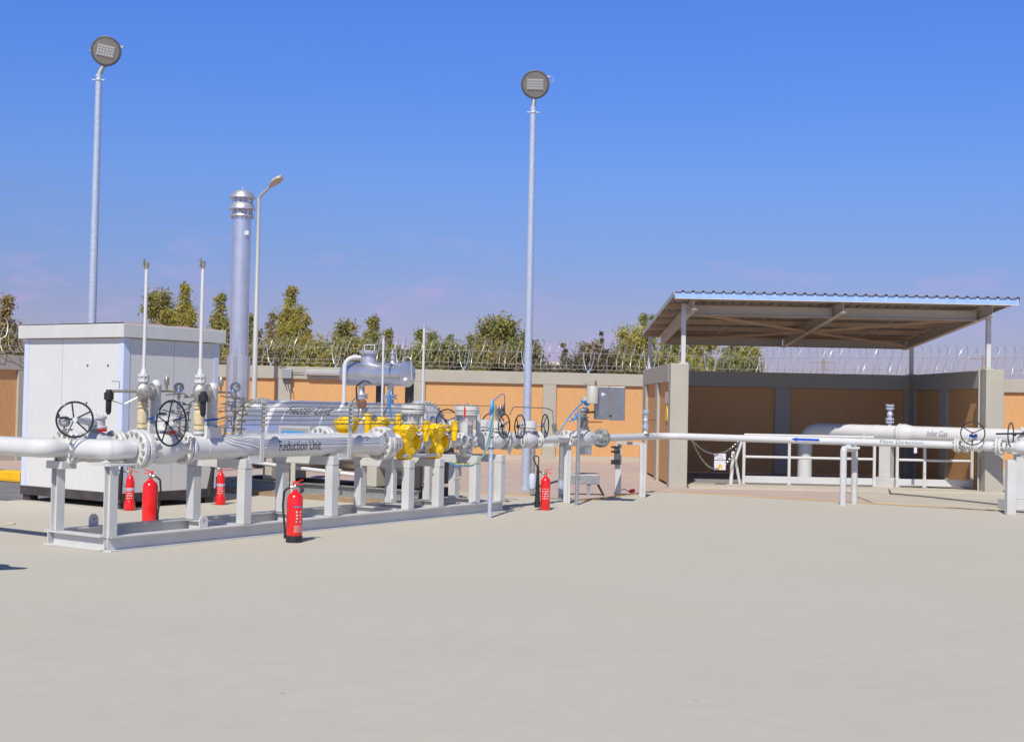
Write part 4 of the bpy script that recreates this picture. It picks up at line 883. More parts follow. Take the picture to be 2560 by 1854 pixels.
plugvalve(6.75, VF, 'white valve whose black wheel rises behind the front yellow regulator', [(-.30, -.15, .27, (-.5, -.9, 0), .4)])
plugvalve(7.55, VF, 'white valve whose black wheel shows behind the central floodlight pole base', [(.42, .1, .22, (-1, -.6, 0), .7)])
t = thing('reducer_pipe', 'tapered white pipe between the two valves right of the filter pot', 'pipe', tuple(SK((7.4, VN, ZP))))
obj('pipe_body', MB(SK).lathe((7.24, VN, ZP), (1, 0, 0), [(0, .12), (.10, .12), (.2, .10), (.26, .072), (.34, .072)], 22), 'white', t); obj('lug', MB(SK).add([(7.20, VN - .03, ZP - .12), (7.36, VN - .03, ZP - .12), (7.30, VN - .03, ZP - .22)], [(0, 1, 2)]).bx(7.2, 7.36, VN - .04, VN + .04, ZP - .14, ZP - .10), 'white', t)
# supply pipe from the meter to the skid
t = thing('supply_pipe', 'white pipe on an angle-iron support between the double-wheel valve and the meter', 'pipe', tuple(SK((8.5, VN, ZP))))
obj('pipe_body', MB(SK).cyl((8.06, VN, ZP), (8.93, VN, ZP), .062, n=22).cyl((8.3, VN, ZP), (8.3, VN, ZP + .14), .02, n=8), 'white', t)
flange(t, SK((8.95, VN, ZP)), UX, .138, .030, 8, bolt_r=.015)
obj('gland', MB(SK).lathe((8.62, VN, ZP + .05), (0, 0, 1), [(0, .02), (.05, .02), (.06, .03), (.10, .03), (.11, .015), (.2, .012)], 8), 'steel', t)
p3 = Vector((.905, 20.78, 0)); p2v = VX
t2 = thing('pipe_support', 'white bent pipe support left of the steel enclosure beside the central extinguisher', 'pipe support', tuple(p3), 'white pipe supports')
obj('post', MB().bx(p3.x - .055, p3.x + .055, p3.y - .055, p3.y + .02, 0, .89), 'white_matt', t2, bev=.01); a = SK((8.62, VN + .06, .905)); obj('arm', MB().bar((p3.x, p3.y - .02, .915), (p3.x - .62, p3.y + .30, .915), .09, .05), 'white_matt', t2)
obj('seam', MB().bx(p3.x + .008, p3.x + .014, p3.y - .058, p3.y - .054, 0, .87), 'galv_dull', t2)
# thin instrument line looping over
t = thing('impulse_line', 'thin arched steel line above the double-wheel valve', 'tubing', tuple(SK((7.6, -.1, 1.4))))
obj('tube', MB().tube(fil([SK((7.20, .02, 1.40)), SK((7.3, .02, 1.515)), SK((8.35, .12, 1.50)), SK((8.55, .12, 1.46)), SK((8.58, .12, 1.1))], .06), .007, 6), 'tubing', t); obj('fitting', MB(SK).lathe((8.58, .12, 1.13), (0, 0, 1), [(0, .018), (.06, .018), (.07, .03), (.12, .03), (.13, .015)], 8), 'brass', t)
# transmitter on the valve behind the galvanised pole
t = thing('pressure_transmitter', 'small steel transmitter with brown bracket on the valve behind the galvanised pole', 'transmitter', tuple(SK((7.05, VN, 1.25))))
c = SK((7.08, VN, 1.43)); obj('housing', MB().lathe(c - UX * .06, UX, [(0, .05), (.02, .06), (.10, .06), (.12, .05)], 18).lathe(c + Vector((0, 0, .04)), (0, 0, 1), [(0, .03), (.05, .03), (.06, .02)], 12), 'dullsteel', t)
obj('bracket', MB().bar(c - UX * .16 + Vector((0, 0, .1)), c - UX * .05 + Vector((0, 0, -.14)), .05, .03).bar(c - UX * .05 + Vector((0, 0, -.14)), c + Vector((0, 0, -.18)), .06, .03), 'castal', t); obj('cable', MB().tube(bez(c + Vector((.05, -.03, .03)), c + Vector((.07, -.05, .32)), D(1262, 975, 18.4), (-.24, 17.87, 1.60)), .007, 6), 'blue', t); obj('boot', MB().cyl(c + Vector((.05, -.03, .03)), c + Vector((.055, -.035, .13)), .016, .012, 8), 'black', t)
# galvanised instrument pole with blue cable
gp = G(1224, 1294)
t = thing('instrument_pole', 'thin galvanised pole with blue cable tied to it standing before the skid end', 'pole', tuple(gp))
obj('pole', MB().cyl((gp.x, gp.y, 0), (gp.x, gp.y, 1.60), .029, n=16), 'galv', t); obj('cap', MB().lathe((gp.x, gp.y, 1.6), (0, 0, 1), [(0, .03), (.015, .03), (.02, .0)], 14), 'galv', t)
blu = [Vector((gp.x + .02, gp.y - .035, 1.57)), Vector((gp.x + .02, gp.y - .04, 1.40)), Vector((gp.x - .03, gp.y - .035, 1.1)), Vector((gp.x - .10, gp.y - .03, .85)), Vector((gp.x - .25, gp.y, .70)), Vector((gp.x - .48, gp.y + .03, .70)), Vector((gp.x - .58, gp.y + .1, .74))]
obj('cable', MB().tube(fil(blu, .12), .010, 8), 'blue', t); obj('earth_wire', MB().tube(fil([p + Vector((.02, -.018, .02)) for p in blu], .12), .006, 6), 'cablegy', t)
m = MB()
for z in (1.1, .95): m.ring((gp.x, gp.y, z), (0, 0, 1), .032, .007, 14, 6)
obj('clamp', m, 'black', t)
obj('cable_bunch', MB().tube([Vector((gp.x + .01, gp.y - .04, 1.60)), Vector((gp.x + .02, gp.y - .05, 1.53)), Vector((gp.x - .02, gp.y - .05, 1.46)), Vector((gp.x - .02, gp.y - .045, 1.42))], [.006, .022, .022, .008], 8), 'blue', t)
# ================================================================== METER, ENCLOSURE
t = thing('gas_meter', 'white barrel-shaped meter with flange between the cable pole and the flow pipe', 'meter', tuple(SK((9.5, VN, ZP))))
obj('body', MB(SK).lathe((9.0, VN, ZP), (1, 0, 0), [(0, .065), (.12, .07), (.22, .125), (.34, .15), (.56, .15), (.70, .11), (.86, .075), (.96, .065)], 28), 'white', t)
flange(t, SK((10.02, VN, ZP)), UX, .155, .075, 8, bolt_r=.02, pair=False, mt='galv_dull')
obj('foot_block', MB(SK).bx(9.34, 9.56, VN - .10, VN + .06, ZP - .26, ZP - .12), 'white', t, bev=.01)
obj('stem', MB(SK).lathe((9.46, VN, ZP + .13), (0, 0, 1), [(0, .07), (.03, .085), (.06, .085), (.065, .06), (.12, .075), (.17, .075), (.18, .05), (.25, .04)], 20), 'dullsteel', t)
obj('counter_head', MB(SK).lathe((9.30, VN - .05, 1.46), (1, 0, 0), [(0, .05), (.02, .06), (.14, .06), (.16, .05)], 18).bar((9.05, VN - .05, 1.42), (9.5, VN - .05, 1.36), .03, .03).bar((8.95, VN - .05, 1.34), (9.5, VN, 1.34), .025, .025), 'lightgrey', t)
obj('gland', MB(SK).ball((9.38, VN - .10, 1.60), .055, 14).lathe((9.30, VN - .10, 1.62), (-1, 0, 0), [(0, .03), (.07, .03), (.08, .02)], 10), 'blue', t)
obj('cable', MB(SK).tube(bez((9.32, -.04, 1.63), (9.0, -.1, 1.60), (8.62, -.12, 1.40), (8.56, .02, 1.10)), .011, 8).tube(bez((9.3, -.06, 1.56), (9.1, -.14, 1.50), (8.85, -.16, 1.36), (8.68, -.1, 1.30)), .009, 6), 'blue', t)
obj('cable_bunch', MB(SK).tube([(8.98, -.11, 1.47), (8.92, -.12, 1.44), (8.80, -.13, 1.35), (8.76, -.12, 1.31)], [.008, .02, .02, .008], 8), 'blue', t)
obj('earth_wire', MB().tube(fil([SK((9.44, -.06, 1.50)), SK((9.5, -.1, 1.38)), SK((9.85, -.16, 1.39)), SK((9.95, -.10, 1.40))], .05), .008, 6), 'cablegy', t)
t = thing('bleed_pipe', 'small white bent pipe stub beneath the meter flange', 'pipe', tuple(SK((9.75, .0, .9)))); obj('pipe_body', MB(SK).tube(fil([(9.55, VN - .12, ZP - .06), (9.78, VN - .15, ZP - .08), (9.9, VN - .12, ZP - .08)], .04), .022, 8), 'white', t); obj('cap', MB(SK).lathe((9.88, VN - .12, ZP - .08), (1, 0, 0), [(0, .03), (.04, .03)], 10), 'white', t)
ep = G(1441, 1262); ez = EYE
t = thing('electrical_enclosure', 'stainless steel enclosure with half open door on a thin post above the meter', 'enclosure', tuple(ep))
obj('post', MB().cyl((ep.x, ep.y, 0), (ep.x + .02, ep.y, 1.50), .03, n=14), 'galv_dull', t)
cN = Vector((ep.x + .36, ep.y + .05, 0)); z0, z1 = 1.33, 1.86
obj('cabinet', MB().bx(ep.x + .26, ep.x + .485, ep.y + .02, ep.y + .26, z0 + .01, z1), 'dullsteel', t, bev=.008)
hx, hy = ep.x + .487, ep.y + .015
q1 = Vector((hx + .235, hy - .05, 0)); obj('door', MB().add([(hx, hy, z0), (q1.x, q1.y, z0), (q1.x + .005, q1.y + .02, z0), (hx + .005, hy + .02, z0), (hx, hy, z1 - .005), (q1.x, q1.y, z1 - .005), (q1.x + .005, q1.y + .02, z1 - .005), (hx + .005, hy + .02, z1 - .005)], [(0, 3, 2, 1), (4, 5, 6, 7), (0, 1, 5, 4), (1, 2, 6, 5), (2, 3, 7, 6), (3, 0, 4, 7)]), 'dullsteel', t, bev=.004)
obj('latch', MB().lathe((hx + .02, hy - .012, z0 + .07), (0, -1, 0), [(0, .018), (.012, .016)], 10), 'black', t)
obj('label_sticker', MB().add([(ep.x + .36, ep.y + .0165, 1.70), (ep.x + .43, ep.y + .0165, 1.735), (ep.x + .36, ep.y + .0165, 1.77)], [(0, 1, 2)]), 'signwhite', t)
obj('bracket_arm', MB().bar((ep.x, ep.y + .02, 1.45), (ep.x + .3, ep.y + .1, 1.45), .03, .03).bar((ep.x + .1, ep.y - .01, 1.30), (ep.x + .38, ep.y + .02, 1.30), .02, .02), 'rust', t)
tx = ep.x + .21
t = thing('expansion_bottle', 'beige rounded tank strapped on the front of the stainless enclosure', 'tank', (tx, ep.y - .06, 1.58)); obj('shell', MB().lathe((tx, ep.y - .09, 1.585), (0, 0, 1), [(0, .08), (.006, .092), (.26, .092), (.275, .08), (.28, 0)], 20), 'tank', t)
obj('nipple', MB().lathe((tx + .05, ep.y - .09, 1.866), (0, 0, 1), [(0, .012), (.03, .012), (.031, .03), (.036, .03), (.037, .012), (.08, .012)], 8), 'rust', t); obj('tube', MB().tube(fil([(tx + .05, ep.y - .09, 1.92), (tx - .1, ep.y - .09, 1.92), (tx - .12, ep.y - .09, 1.84), (tx - .05, ep.y - .12, 1.74)], .03), .006, 6), 'tubing', t)
obj('side_bracket', MB().bx(tx - .14, tx - .09, ep.y - .12, ep.y - .05, 1.63, 1.69), 'tank', t)

# ================================================================== FLOW PIPE ALONG THE SHELTER FRONT
B = Vector((2.74, 23.63, 0)); W = -VX; ZF = 1.03
def FL(p): return B + W * p[0] + UX * p[1] + Vector((0, 0, p[2]))
t = thing('flow_pipe', 'long white pipe with a blue arrow and Flow Direction lettering before the shelter', 'pipe', tuple(B))
m = MB(); m.tube(fil([SK((10.06, VN, ZP)), Vector((B.x, B.y, ZF)) , FL((5.16, 0, ZF + .02))], .35, 8), .060, 24); obj('pipe_body', m, 'white', t)
obj('lettering', text_on_pipe('Flow Direction', FL((4.33, 0, ZF + .016)), W, -UX, .060, .70, .052, .42), 'grey_ink', t)
ar = MB(); R_ = .063
def onp(s, ph): return FL((s, 0, ZF + .01)) + (-UX * math.cos(ph) + Vector((0, 0, 1)) * math.sin(ph)) * R_
sA, sB, sC = 2.46, 2.56, 2.955
for (s0, s1, h0, h1) in ((sB, sC, .30, .30), (sA, sB, .02, .62)):
    n_ = 6; vs = []
    for i in range(n_ + 1):
        k = -1 + 2 * i / n_; vs += [onp(s0, .25 + k * h0), onp(s1, .25 + k * h1)]
    ar.add(vs, [(2 * i, 2 * i + 1, 2 * i + 3, 2 * i + 2) for i in range(n_)])
obj('arrow_marking', ar, 'arrow', t)
obj('strap', MB().ring(FL((3.41, 0, ZF + .012)), W, .064, .007, 20, 6), 'white', t)
flange(t, FL((5.21, 0, ZF + .02)), W, .115, .03, 8, bolt_r=.012)
# valve on the end of the skid side: small flanged gauge valve on top near the bend
q = SK((11.55, VN, 0)); t = thing('vent_valve', 'small grey flanged valve standing on the pipe left of the shelter wall', 'valve', (q.x, q.y, ZF + .05), 'small upright flanged valves')
def upvalve(t, q, z):
    obj('stub', MB().lathe((q.x, q.y, z), (0, 0, 1), [(0, .05), (.04, .022), (.10, .02)], 14), 'white', t)
    for zz in (.10, .36): obj('flange', MB().disc((q.x, q.y, z + zz), (0, 0, 1), .058, .02).disc((q.x, q.y, z + zz + .026), (0, 0, 1), .058, .02).bolts((q.x, q.y, z + zz + .012), (0, 0, 1), .044, 4, .010, .08), 'galv', t)
    obj('ball_body', MB().ball((q.x, q.y, z + .23), .048, 14).lathe((q.x, q.y, z + .13), (0, 0, 1), [(0, .03), (.22, .03)], 12), 'galv', t); obj('lever', MB().bar((q.x, q.y, z + .235), (q.x + .19, q.y, z + .235), .012, .010), 'black', t)
upvalve(t, q, ZF + .05)
# supports
t = thing('pipe_support', 'white bent pipe support with a grey seam near the left shelter pillar', 'pipe support', tuple(G(1605, 1243)), 'white pipe supports')
g1 = G(1605, 1243); g0 = G(1544, 1238)
obj('post', MB().bx(g1.x - .055, g1.x + .055, g1.y - .055, g1.y + .02, 0, .90), 'white_matt', t, bev=.01); obj('seam', MB().bx(g1.x + .006, g1.x + .012, g1.y - .058, g1.y - .054, 0, .88), 'galv_dull', t)
obj('arm', MB().bar((g1.x + .03, g1.y - .03, .915), (g0.x + .0, g0.y - .0, .915), .10, .045), 'white_matt', t)
obj('post', MB().bx(g0.x - .055, g0.x + .055, g0.y - .03, g0.y + .05, 0, .89), 'white_matt', t, bev=.01)
t = thing('earthing_clamp', 'black bolted clamp hanging on the rear post of the pipe support', 'clamp', (g0.x - .02, g0.y - .08, .7)); m = MB(); 
for z in (.84, .76, .60, .56): m.bx(g0.x - .13, g0.x + .02, g0.y - .10, g0.y - .04, z - .018, z + .018)
obj('jaw', m, 'black', t); obj('block', MB().bx(g0.x - .06, g0.x + .04, g0.y - .11, g0.y - .035, .62, .72).bx(g0.x - .08, g0.x - .03, g0.y - .09, g0.y - .045, .54, .86), 'lampgrey', t, bev=.008)
ga = G(2107, 1263); gb = G(2135, 1259)
t = thing('pipe_support', 'white double post pipe support under the Flow Direction pipe strap', 'pipe support', tuple(ga), 'white pipe supports')
obj('post', MB().tube(fil([(ga.x, ga.y, 0), (ga.x, ga.y, .925), (gb.x, gb.y, .925)], .05), .055, 16), 'white_matt', t); obj('post', MB().tube(fil([(gb.x, gb.y, 0), (gb.x, gb.y, .93), (ga.x + .1, ga.y + .1, .945)], .06), .053, 16), 'white_matt', t)
obj('saddle', MB().bx(ga.x + .05, gb.x - .02, ga.y + .02, gb.y - .05, .93, .965), 'white_matt', t)
# galvanised short posts under the meter end and the lidded cable trays by the central pole
for (px, py, ztop, sleeve, lb) in ((1330, 1235, .86, True, 'grey pipe post with pale blue taped foot beside the central floodlight pole'), (1402, 1248, .88, False, 'grey angle post behind the white bent support by the central extinguisher')):
    g = G(px, py); t = thing('pipe_post', lb, 'post', tuple(g)); obj('post', MB().cyl((g.x, g.y, 0), (g.x, g.y, ztop), .045, n=14), 'galv_dull', t)
    if sleeve: obj('sleeve', MB().lathe((g.x, g.y, .10), (0, 0, 1), [(0, .05), (.04, .062), (.20, .062), (.26, .047)], 16), 'cabtrim', t)
    else: obj('sleeve', MB().lathe((g.x, g.y, .1), (0, 0, 1), [(0, .05), (.22, .05)], 14), 'galv', t)
# ================================================================== RIGHT-HAND VALVE GROUP
def fv(p): return FL(p)
t = thing('ball_valve', 'small white valve with a round black wheel and blue tag ending the Flow Direction pipe', 'valve', tuple(fv((5.5, 0, ZF))))
obj('body', MB(FL).lathe((5.28, 0, ZF + .02), (1, 0, 0), [(0, .085), (.04, .085), (.05, .06), (.12, .07), (.18, .09), (.26, .09), (.32, .065), (.34, .08), (.46, .08), (.50, .055), (.54, .055)], 22), 'white', t)
flange(t, fv((5.34, 0, ZF + .02)), W, .118, .02, 8, bolt_r=.012)
obj('stem', MB(FL).cyl((5.48, 0, ZF + .08), (5.48, 0, ZF + .2), .03, n=12).cyl((5.48, 0, ZF + .19), (5.48, -.15, ZF + .21), .018, n=10), 'white', t); obj('name_plate', MB(FL).bx(5.40, 5.52, -.075, -.06, ZF + .15, ZF + .20), 'arrow', t)
handwheel(t, fv((5.48, -.17, ZF + .215)), -UX + Vector((.2, 0, 0)), .178, .010, 3, 'black', .5, handle=False)
flange(t, fv((5.84, 0, ZF + .02)), W, .138, .035, 8, bolt_r=.014)
t = thing('gate_valve', 'large white bolted valve body with a narrow-seen black wheel at the right edge', 'valve', tuple(fv((6.3, 0, ZF))))
obj('body', MB(FL).lathe((5.9, 0, ZF + .02), (1, 0, 0), [(0, .07), (.16, .07), (.2, .09), (.22, .10), (.3, .10), (1.6, .10)], 20), 'white', t)
m = MB(FL).disc((6.30, -.02, ZF + .06), (-.25, -1, 0), .225, .06, 36); obj('cover_plate', m, 'white', t); a_c = Vector((-.25, -1, 0)).normalized(); obj('bolt_circle', MB(FL).bolts((6.30, -.045, ZF + .06), (-.25, -1, 0), .185, 12, .020, .04), 'bolt', t)
obj('yoke', MB(FL).bx(6.16, 6.8, -.06, .10, ZF + .26, ZF + .33), 'white', t, bev=.01)
handwheel(t, fv((6.02, -.05, ZF + .215)), W, .178, .010, 3, 'black', 1.0, handle=False, dish=-.05); obj('wheel_stem', MB(FL).cyl((5.80, -.05, ZF + .215), (6.22, -.05, ZF + .235), .014, n=8), 'black', t)
t = thing('pipe_support', 'white H post and base blocks under the large valve at the right edge', 'pipe support', tuple(G(2532, 1287)), 'white pipe supports'); g = G(2528, 1287)
obj('post', MB().bx(g.x - .07, g.x + .07, g.y - .02, g.y + .10, 0, .85), 'white_matt', t, bev=.008); g9 = G(2552, 1272)
obj('post', MB().bx(g9.x - .08, g9.x + .12, g9.y, g9.y + .14, 0.16, .90), 'white_matt', t, bev=.008); obj('base_block', MB().bx(g9.x - .26, g9.x + .5, g9.y - .06, g9.y + .34, -.01, .155), 'white_matt', t, bev=.01); obj('top_plate', MB().bx(g9.x - .16, g9.x + .4, g9.y - .04, g9.y + .2, .902, .93), 'white_matt', t)

# ================================================================== SHELTER
t = thing('pipe_shelter', 'three-sided orange and grey walled shelter with an open front around the inlet pipe', 'shelter', (3.1, 25.6, 0))
XL, XR, YF, YB, HW = 3.10, 9.62, 25.62, 30.75, 2.40
obj('front_pillar', MB().bx(XL, XL + .355, YF, YF + .36, -.03, HW), 'trim', t, bev=.012)
obj('front_pillar', MB().bx(XR - .355, XR, YF, YF + .36, -.06, HW + .01), 'trim', t, bev=.012)
def swall(x0, x1, y0, y1, piers, axis, inner):
    """wall with coping, piers and recessed panels; inner = direction sign of both visible faces"""
    th = .20
    if axis == 'y':
        obj('coping', MB().bx(x0, x1, y0, y1, HW - .36, HW - .004), 'trim', t, bev=.010)
        e = [y0]
        for c, wd in piers: obj('pier', MB().bx(x0 + .004, x1 - .004, c - wd / 2, c + wd / 2, -.03, HW - .362), 'trim', t); e += [c - wd / 2, c + wd / 2]
        e.append(y1)
        for i in range(0, len(e), 2):
            if e[i + 1] - e[i] > .04: obj('panel', MB().bx(x0 + .06, x1 - .06, e[i] + .002, e[i + 1] - .002, .03, HW - .362), 'orange', t)
    else:
        obj('coping', MB().bx(x0, x1, y0, y1, HW - .36, HW - .008), 'trim', t, bev=.010)
        e = [x0]
        for c, wd in piers: obj('pier', MB().bx(c - wd / 2, c + wd / 2, y0 + .004, y1 - .004, -.03, HW - .362), 'trim', t); e += [c - wd / 2, c + wd / 2]
        e.append(x1)
        for i in range(0, len(e), 2):
            if e[i + 1] - e[i] > .04: obj('panel', MB().bx(e[i] + .002, e[i + 1] - .002, y0 + .06, y1 - .06, .03, HW - .362), 'orange', t)
swall(XL - .01, XL + .29, YF + .362, YB - .002, [(YF + 2.45, .42), (YB - .25, .48)], 'y', 1)
swall(XR - .30, XR - .005, YF + .362, YB - .002, [(YF + 2.75, .45), (YB - .2, .38)], 'y', -1)
swall(XL + .0, XR - .02, YB, YB + .28, [(XL + .2, .4), (6.36, .36), (XR - .22, .4)], 'x', -1)
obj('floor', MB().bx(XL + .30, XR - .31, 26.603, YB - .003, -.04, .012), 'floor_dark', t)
struct('shelter_apron', MB().bx(XL + .38, XR + .3, YF - .16, 26.6, -.04, .022), 'slab')
_pa = [G(2075, 1212, -.011), G(2560, 1216, -.011), G(2700, 1225, -.011), G(2700, 1292, -.011), G(2510, 1277, -.011), G(2190, 1259, -.011)]
struct('side_apron', MB().add([(p.x, p.y, -.011) for p in _pa], [list(range(6))]), 'slab')
top('slab_edge_line', MB().tube([G(2222, 1222, .03), G(2228, 1233, .012), G(2330, 1242, .012), G(2430, 1253, .012), G(2520, 1263, .012)], .013, 6), 'lampgrey', 'dark line for the shadowed slab edge from the inlet pipe support towards the right edge', 'cable')  # dark tube added in place of the slab's shadowed edge line
t2 = thing('earth_rod_cable', 'thin grey conduit running up the corner of the right shelter pillar', 'conduit', (9.2, 25.7, 0)); obj('conduit', MB().cyl((XR - .40, YF + .25, .01), (XR - .40, YF + .25, HW + .02), .018, n=8), 'lightgrey', t2); obj('wire', MB().tube(fil([(XR - .40, YF + .25, HW + .02), (XR - .33, YF + .1, HW + .05), (XR - .25, YF + .02, HW + .02), (XR - .24, YF - .012, HW - .3)], .03), .006, 5), 'cablegy', t2)
# warning boards on the left outside wall
t2 = thing('warning_sign', 'faded pale notice with a yellow triangle below on the left outer shelter wall', 'sign', (XL + .03, YF + .9, 1.5)); obj('board', MB().bx(XL + .03, XL + .052, YF + .62, YF + 1.15, 1.62, 1.86), 'signpeach', t2); obj('triangle', MB().add([(XL + .030, YF + .60, 1.27), (XL + .030, YF + 1.15, 1.27), (XL + .030, YF + .88, 1.59), (XL + .052, YF + .60, 1.27), (XL + .052, YF + 1.15, 1.27), (XL + .052, YF + .88, 1.59)], [(0, 2, 1), (3, 4, 5), (0, 1, 4, 3), (1, 2, 5, 4), (2, 0, 3, 5)]), 'signyellow', t2)

# canopy
t = thing('canopy_roof', 'sloping corrugated canopy on steel posts over the shelter with a blue front edge', 'canopy', (6.35, 25.8, HW))
RF, RB = 25.2, 31.25; ZFr, ZBk = 3.76, 3.28; X0, X1 = 3.10, 9.74
sl_ = (ZBk - ZFr) / (RB - RF)
def zr(y): return ZFr + (y - RF) * sl_
# corrugated sheet
m = MB(); nrib = 34; wr = (X1 - X0) / nrib; prof = []
for i in range(nrib):
    x = X0 + i * wr; prof += [(x, 0), (x + wr * .62, 0), (x + wr * .70, .032), (x + wr * .88, .032), (x + wr * .96, 0)]
prof.append((X1, 0)); vs = []
for x, h in prof:
    for y in (RF - .04, RB): vs += [(x, y, zr(y) + h), (x, y, zr(y) + h + .006)]
fs = []
for i in range(len(prof) - 1):
    a = i * 4; b = a + 4; fs += [(a + 1, b + 1, b + 3, a + 3), (a, a + 2, b + 2, b), (a, b, b + 1, a + 1), (a + 2, a + 3, b + 3, b + 2)]
m.add(vs, fs); obj('roof_sheet', m, 'roofsheet', t)
obj('front_fascia', MB().add([(X0, RF - .012, zr(RF) - .115), (X1 - .02, RF - .012, zr(RF) - .115), (X1 - .02, RF - .012, zr(RF) - .004), (X0, RF - .012, zr(RF) - .004), (X0, RF, zr(RF) - .115), (X1 - .02, RF, zr(RF) - .115), (X1 - .02, RF, zr(RF) - .004), (X0, RF, zr(RF) - .004)], [(0, 1, 2, 3), (7, 6, 5, 4), (0, 4, 5, 1), (3, 2, 6, 7), (0, 3, 7, 4), (1, 5, 6, 2)]), 'fascia', t)
obj('fascia_lip', MB().bx(X0, X1 - .02, RF - .016, RF + .03, zr(RF) - .128, zr(RF) - .1155), 'white_matt', t)
for x in (X0 - .006, X1): obj('verge_trim', MB().bar((x, RF - .02, zr(RF) - .02), (x, RB, zr(RB) - .02), .012, .085), 'lightgrey', t)
obj('rear_gutter', MB().bx(X0, X1, RB + .002, RB + .05, zr(RB) - .09, zr(RB) + .01), 'lightgrey', t)
def ibeam(nm, p0, p1, h, wd):
    m = MB(); p0 = Vector(p0); p1 = Vector(p1); a = (p1 - p0).normalized(); n_ = Vector((0, 0, 1)); n_ = (n_ - a * n_.dot(a)).normalized()
    for k in (-1, 1): m.bar(p0 + n_ * (k * (h / 2 - .006)), p1 + n_ * (k * (h / 2 - .006)), wd, .012)
    m.bar(p0, p1, .010, h - .024); return obj(nm, m, 'beam', t)
for x in (3.50, 6.38, 9.26): ibeam('rafter', (x, RF + .12, zr(RF + .12) - .215), (x, RB - .30, zr(RB - .30) - .215), .20, .11)
ibeam('cross_beam', (3.56, 26.0, zr(26.0) - .225), (6.32, 26.0, zr(26.0) - .225), .19, .10); ibeam('cross_beam', (6.44, 26.0, zr(26.0) - .225), (9.2, 26.0, zr(26.0) - .225), .19, .10)
ibeam('cross_beam', (3.56, 30.75, zr(30.75) - .225), (6.32, 30.75, zr(30.75) - .225), .19, .10); ibeam('cross_beam', (6.44, 30.75, zr(30.75) - .225), (9.2, 30.75, zr(30.75) - .225), .19, .10)
for i in range(6):
    y = RF + .30 + i * 1.08; obj('purlin', MB().bx(X0 + .04, X1 - .06, y, y + .045, zr(y) - .105, zr(y + .045) - .008).bx(X0 + .04, X1 - .06, y + .0455, y + .085, zr(y) - .105, zr(y) - .096), 'primer', t)
for (xa, xb) in ((3.56, 6.32), (9.20, 6.44)):
    zf, zm, zb_ = zr(26.1) - .27, zr(28.4) - .28, zr(30.6) - .27
    obj('brace', MB().bar((xa, 26.1, zf), (xb, 28.3, zm), .05, .05), 'primer', t); obj('brace', MB().bar((xa, 30.6, zb_), (xb, 28.5, zm), .05, .05), 'primer', t)
for x, y, s in ((3.36, 25.80, .085), (9.36, 25.80, .085), (3.24, 30.88, .085), (9.40, 30.88, .085)):
    z1 = zr(y) - .13
    obj('post', MB().bx(x - s / 2, x + s / 2, y - s / 2, y + s / 2, HW + (.012 if y < 28 and x > 5 else .001), z1), 'white_matt', t, bev=.004)
    obj('base_plate', MB().bx(x - .09, x + .09, y - .09, y + .09, HW + (.011 if y < 28 and x > 5 else .0), HW + .022), 'white_matt', t)
obj('sag_rods', MB().cyl((4.6, RF + .3, zr(RF + .3) - .1), (4.75, RB - .4, zr(RB - .4) - .1), .007, n=6).cyl((8.1, RF + .3, zr(RF + .3) - .1), (8.0, RB - .4, zr(RB - .4) - .1), .007, n=6), 'galv', t)

# inlet gas pipe
BI = D(2011, 1206, 27.9); BI.z = 0
WI = (Vector((9.3, 25.18, 0)) - BI).normalized(); UI = Vector((-WI.y, WI.x, 0))
def IN(p): return BI + WI * p[0] + UI * p[1] + Vector((0, 0, p[2]))
def ins(px): return along(px, 1085, BI, WI)      # distance along the inlet pipe at a photo column
t = thing('inlet_pipe', 'thick pale Inlet Gas pipe rising from the ground and elbowing out of the shelter', 'pipe', tuple(BI))
ZI = 1.112; RI = .152
m = MB(IN); m.tube(fil([(0, 0, -.02), (0, 0, ZI), (11, 0, ZI), (11, 0, -.02)], .32, 12), RI, 32); obj('pipe_body', m, 'white', t)
sj = ins(2262); obj('insulating_joint', MB(IN).lathe((sj - .17, 0, ZI), (1, 0, 0), [(0, RI), (.03, RI + .02), (.07, RI + .036), (.20, RI + .036), (.24, RI + .02), (.32, RI + .008), (.34, RI)], 30), 'white', t)
for s_ in (ins(2191), ins(2197), sj - .10): obj('weld_band', MB(IN).ring((s_, 0, ZI), (1, 0, 0), RI + (.003 if s_ < sj - .15 else .04), .006, 30, 6), 'white', t)
obj('lettering', text_on_pipe('Inlet Gas', IN(((ins(2325) + ins(2377)) / 2, 0, ZI)), WI, -UI, RI, ins(2377) - ins(2325), .115, .12, .25), 'grey_ink', t)
q = IN((ins(2224), 0, 0)); t2 = thing('vent_valve', 'grey flanged valve standing on the Inlet Gas pipe', 'valve', (q.x, q.y, ZI + .13), 'small upright flanged valves')
obj('stub', MB().lathe((q.x, q.y, ZI + .135), (0, 0, 1), [(0, .07), (.03, .035), (.07, .03)], 16), 'white', t2)
for zz in (.085, .36): obj('flange', MB().disc((q.x, q.y, ZI + .13 + zz), (0, 0, 1), .085, .03).disc((q.x, q.y, ZI + .13 + zz + .055), (0, 0, 1), .085, .03).bolts((q.x, q.y, ZI + .13 + zz + .03), (0, 0, 1), .066, 6, .011, .12), 'galv', t2)
obj('ball_body', MB().ball((q.x, q.y, ZI + .37), .066, 16).lathe((q.x, q.y, ZI + .26), (0, 0, 1), [(0, .045), (.24, .045)], 14), 'galv', t2); obj('lever', MB().bar((q.x - .13, q.y - .02, ZI + .375), (q.x + .16, q.y - .02, ZI + .375), .014, .012), 'black', t2)
ss = ins(2217); q = IN((ss, 0, 0)); t2 = thing('pipe_support', 'white box-section pipe support under the Inlet Gas pipe between the railings', 'pipe support', tuple(q), 'white pipe supports')
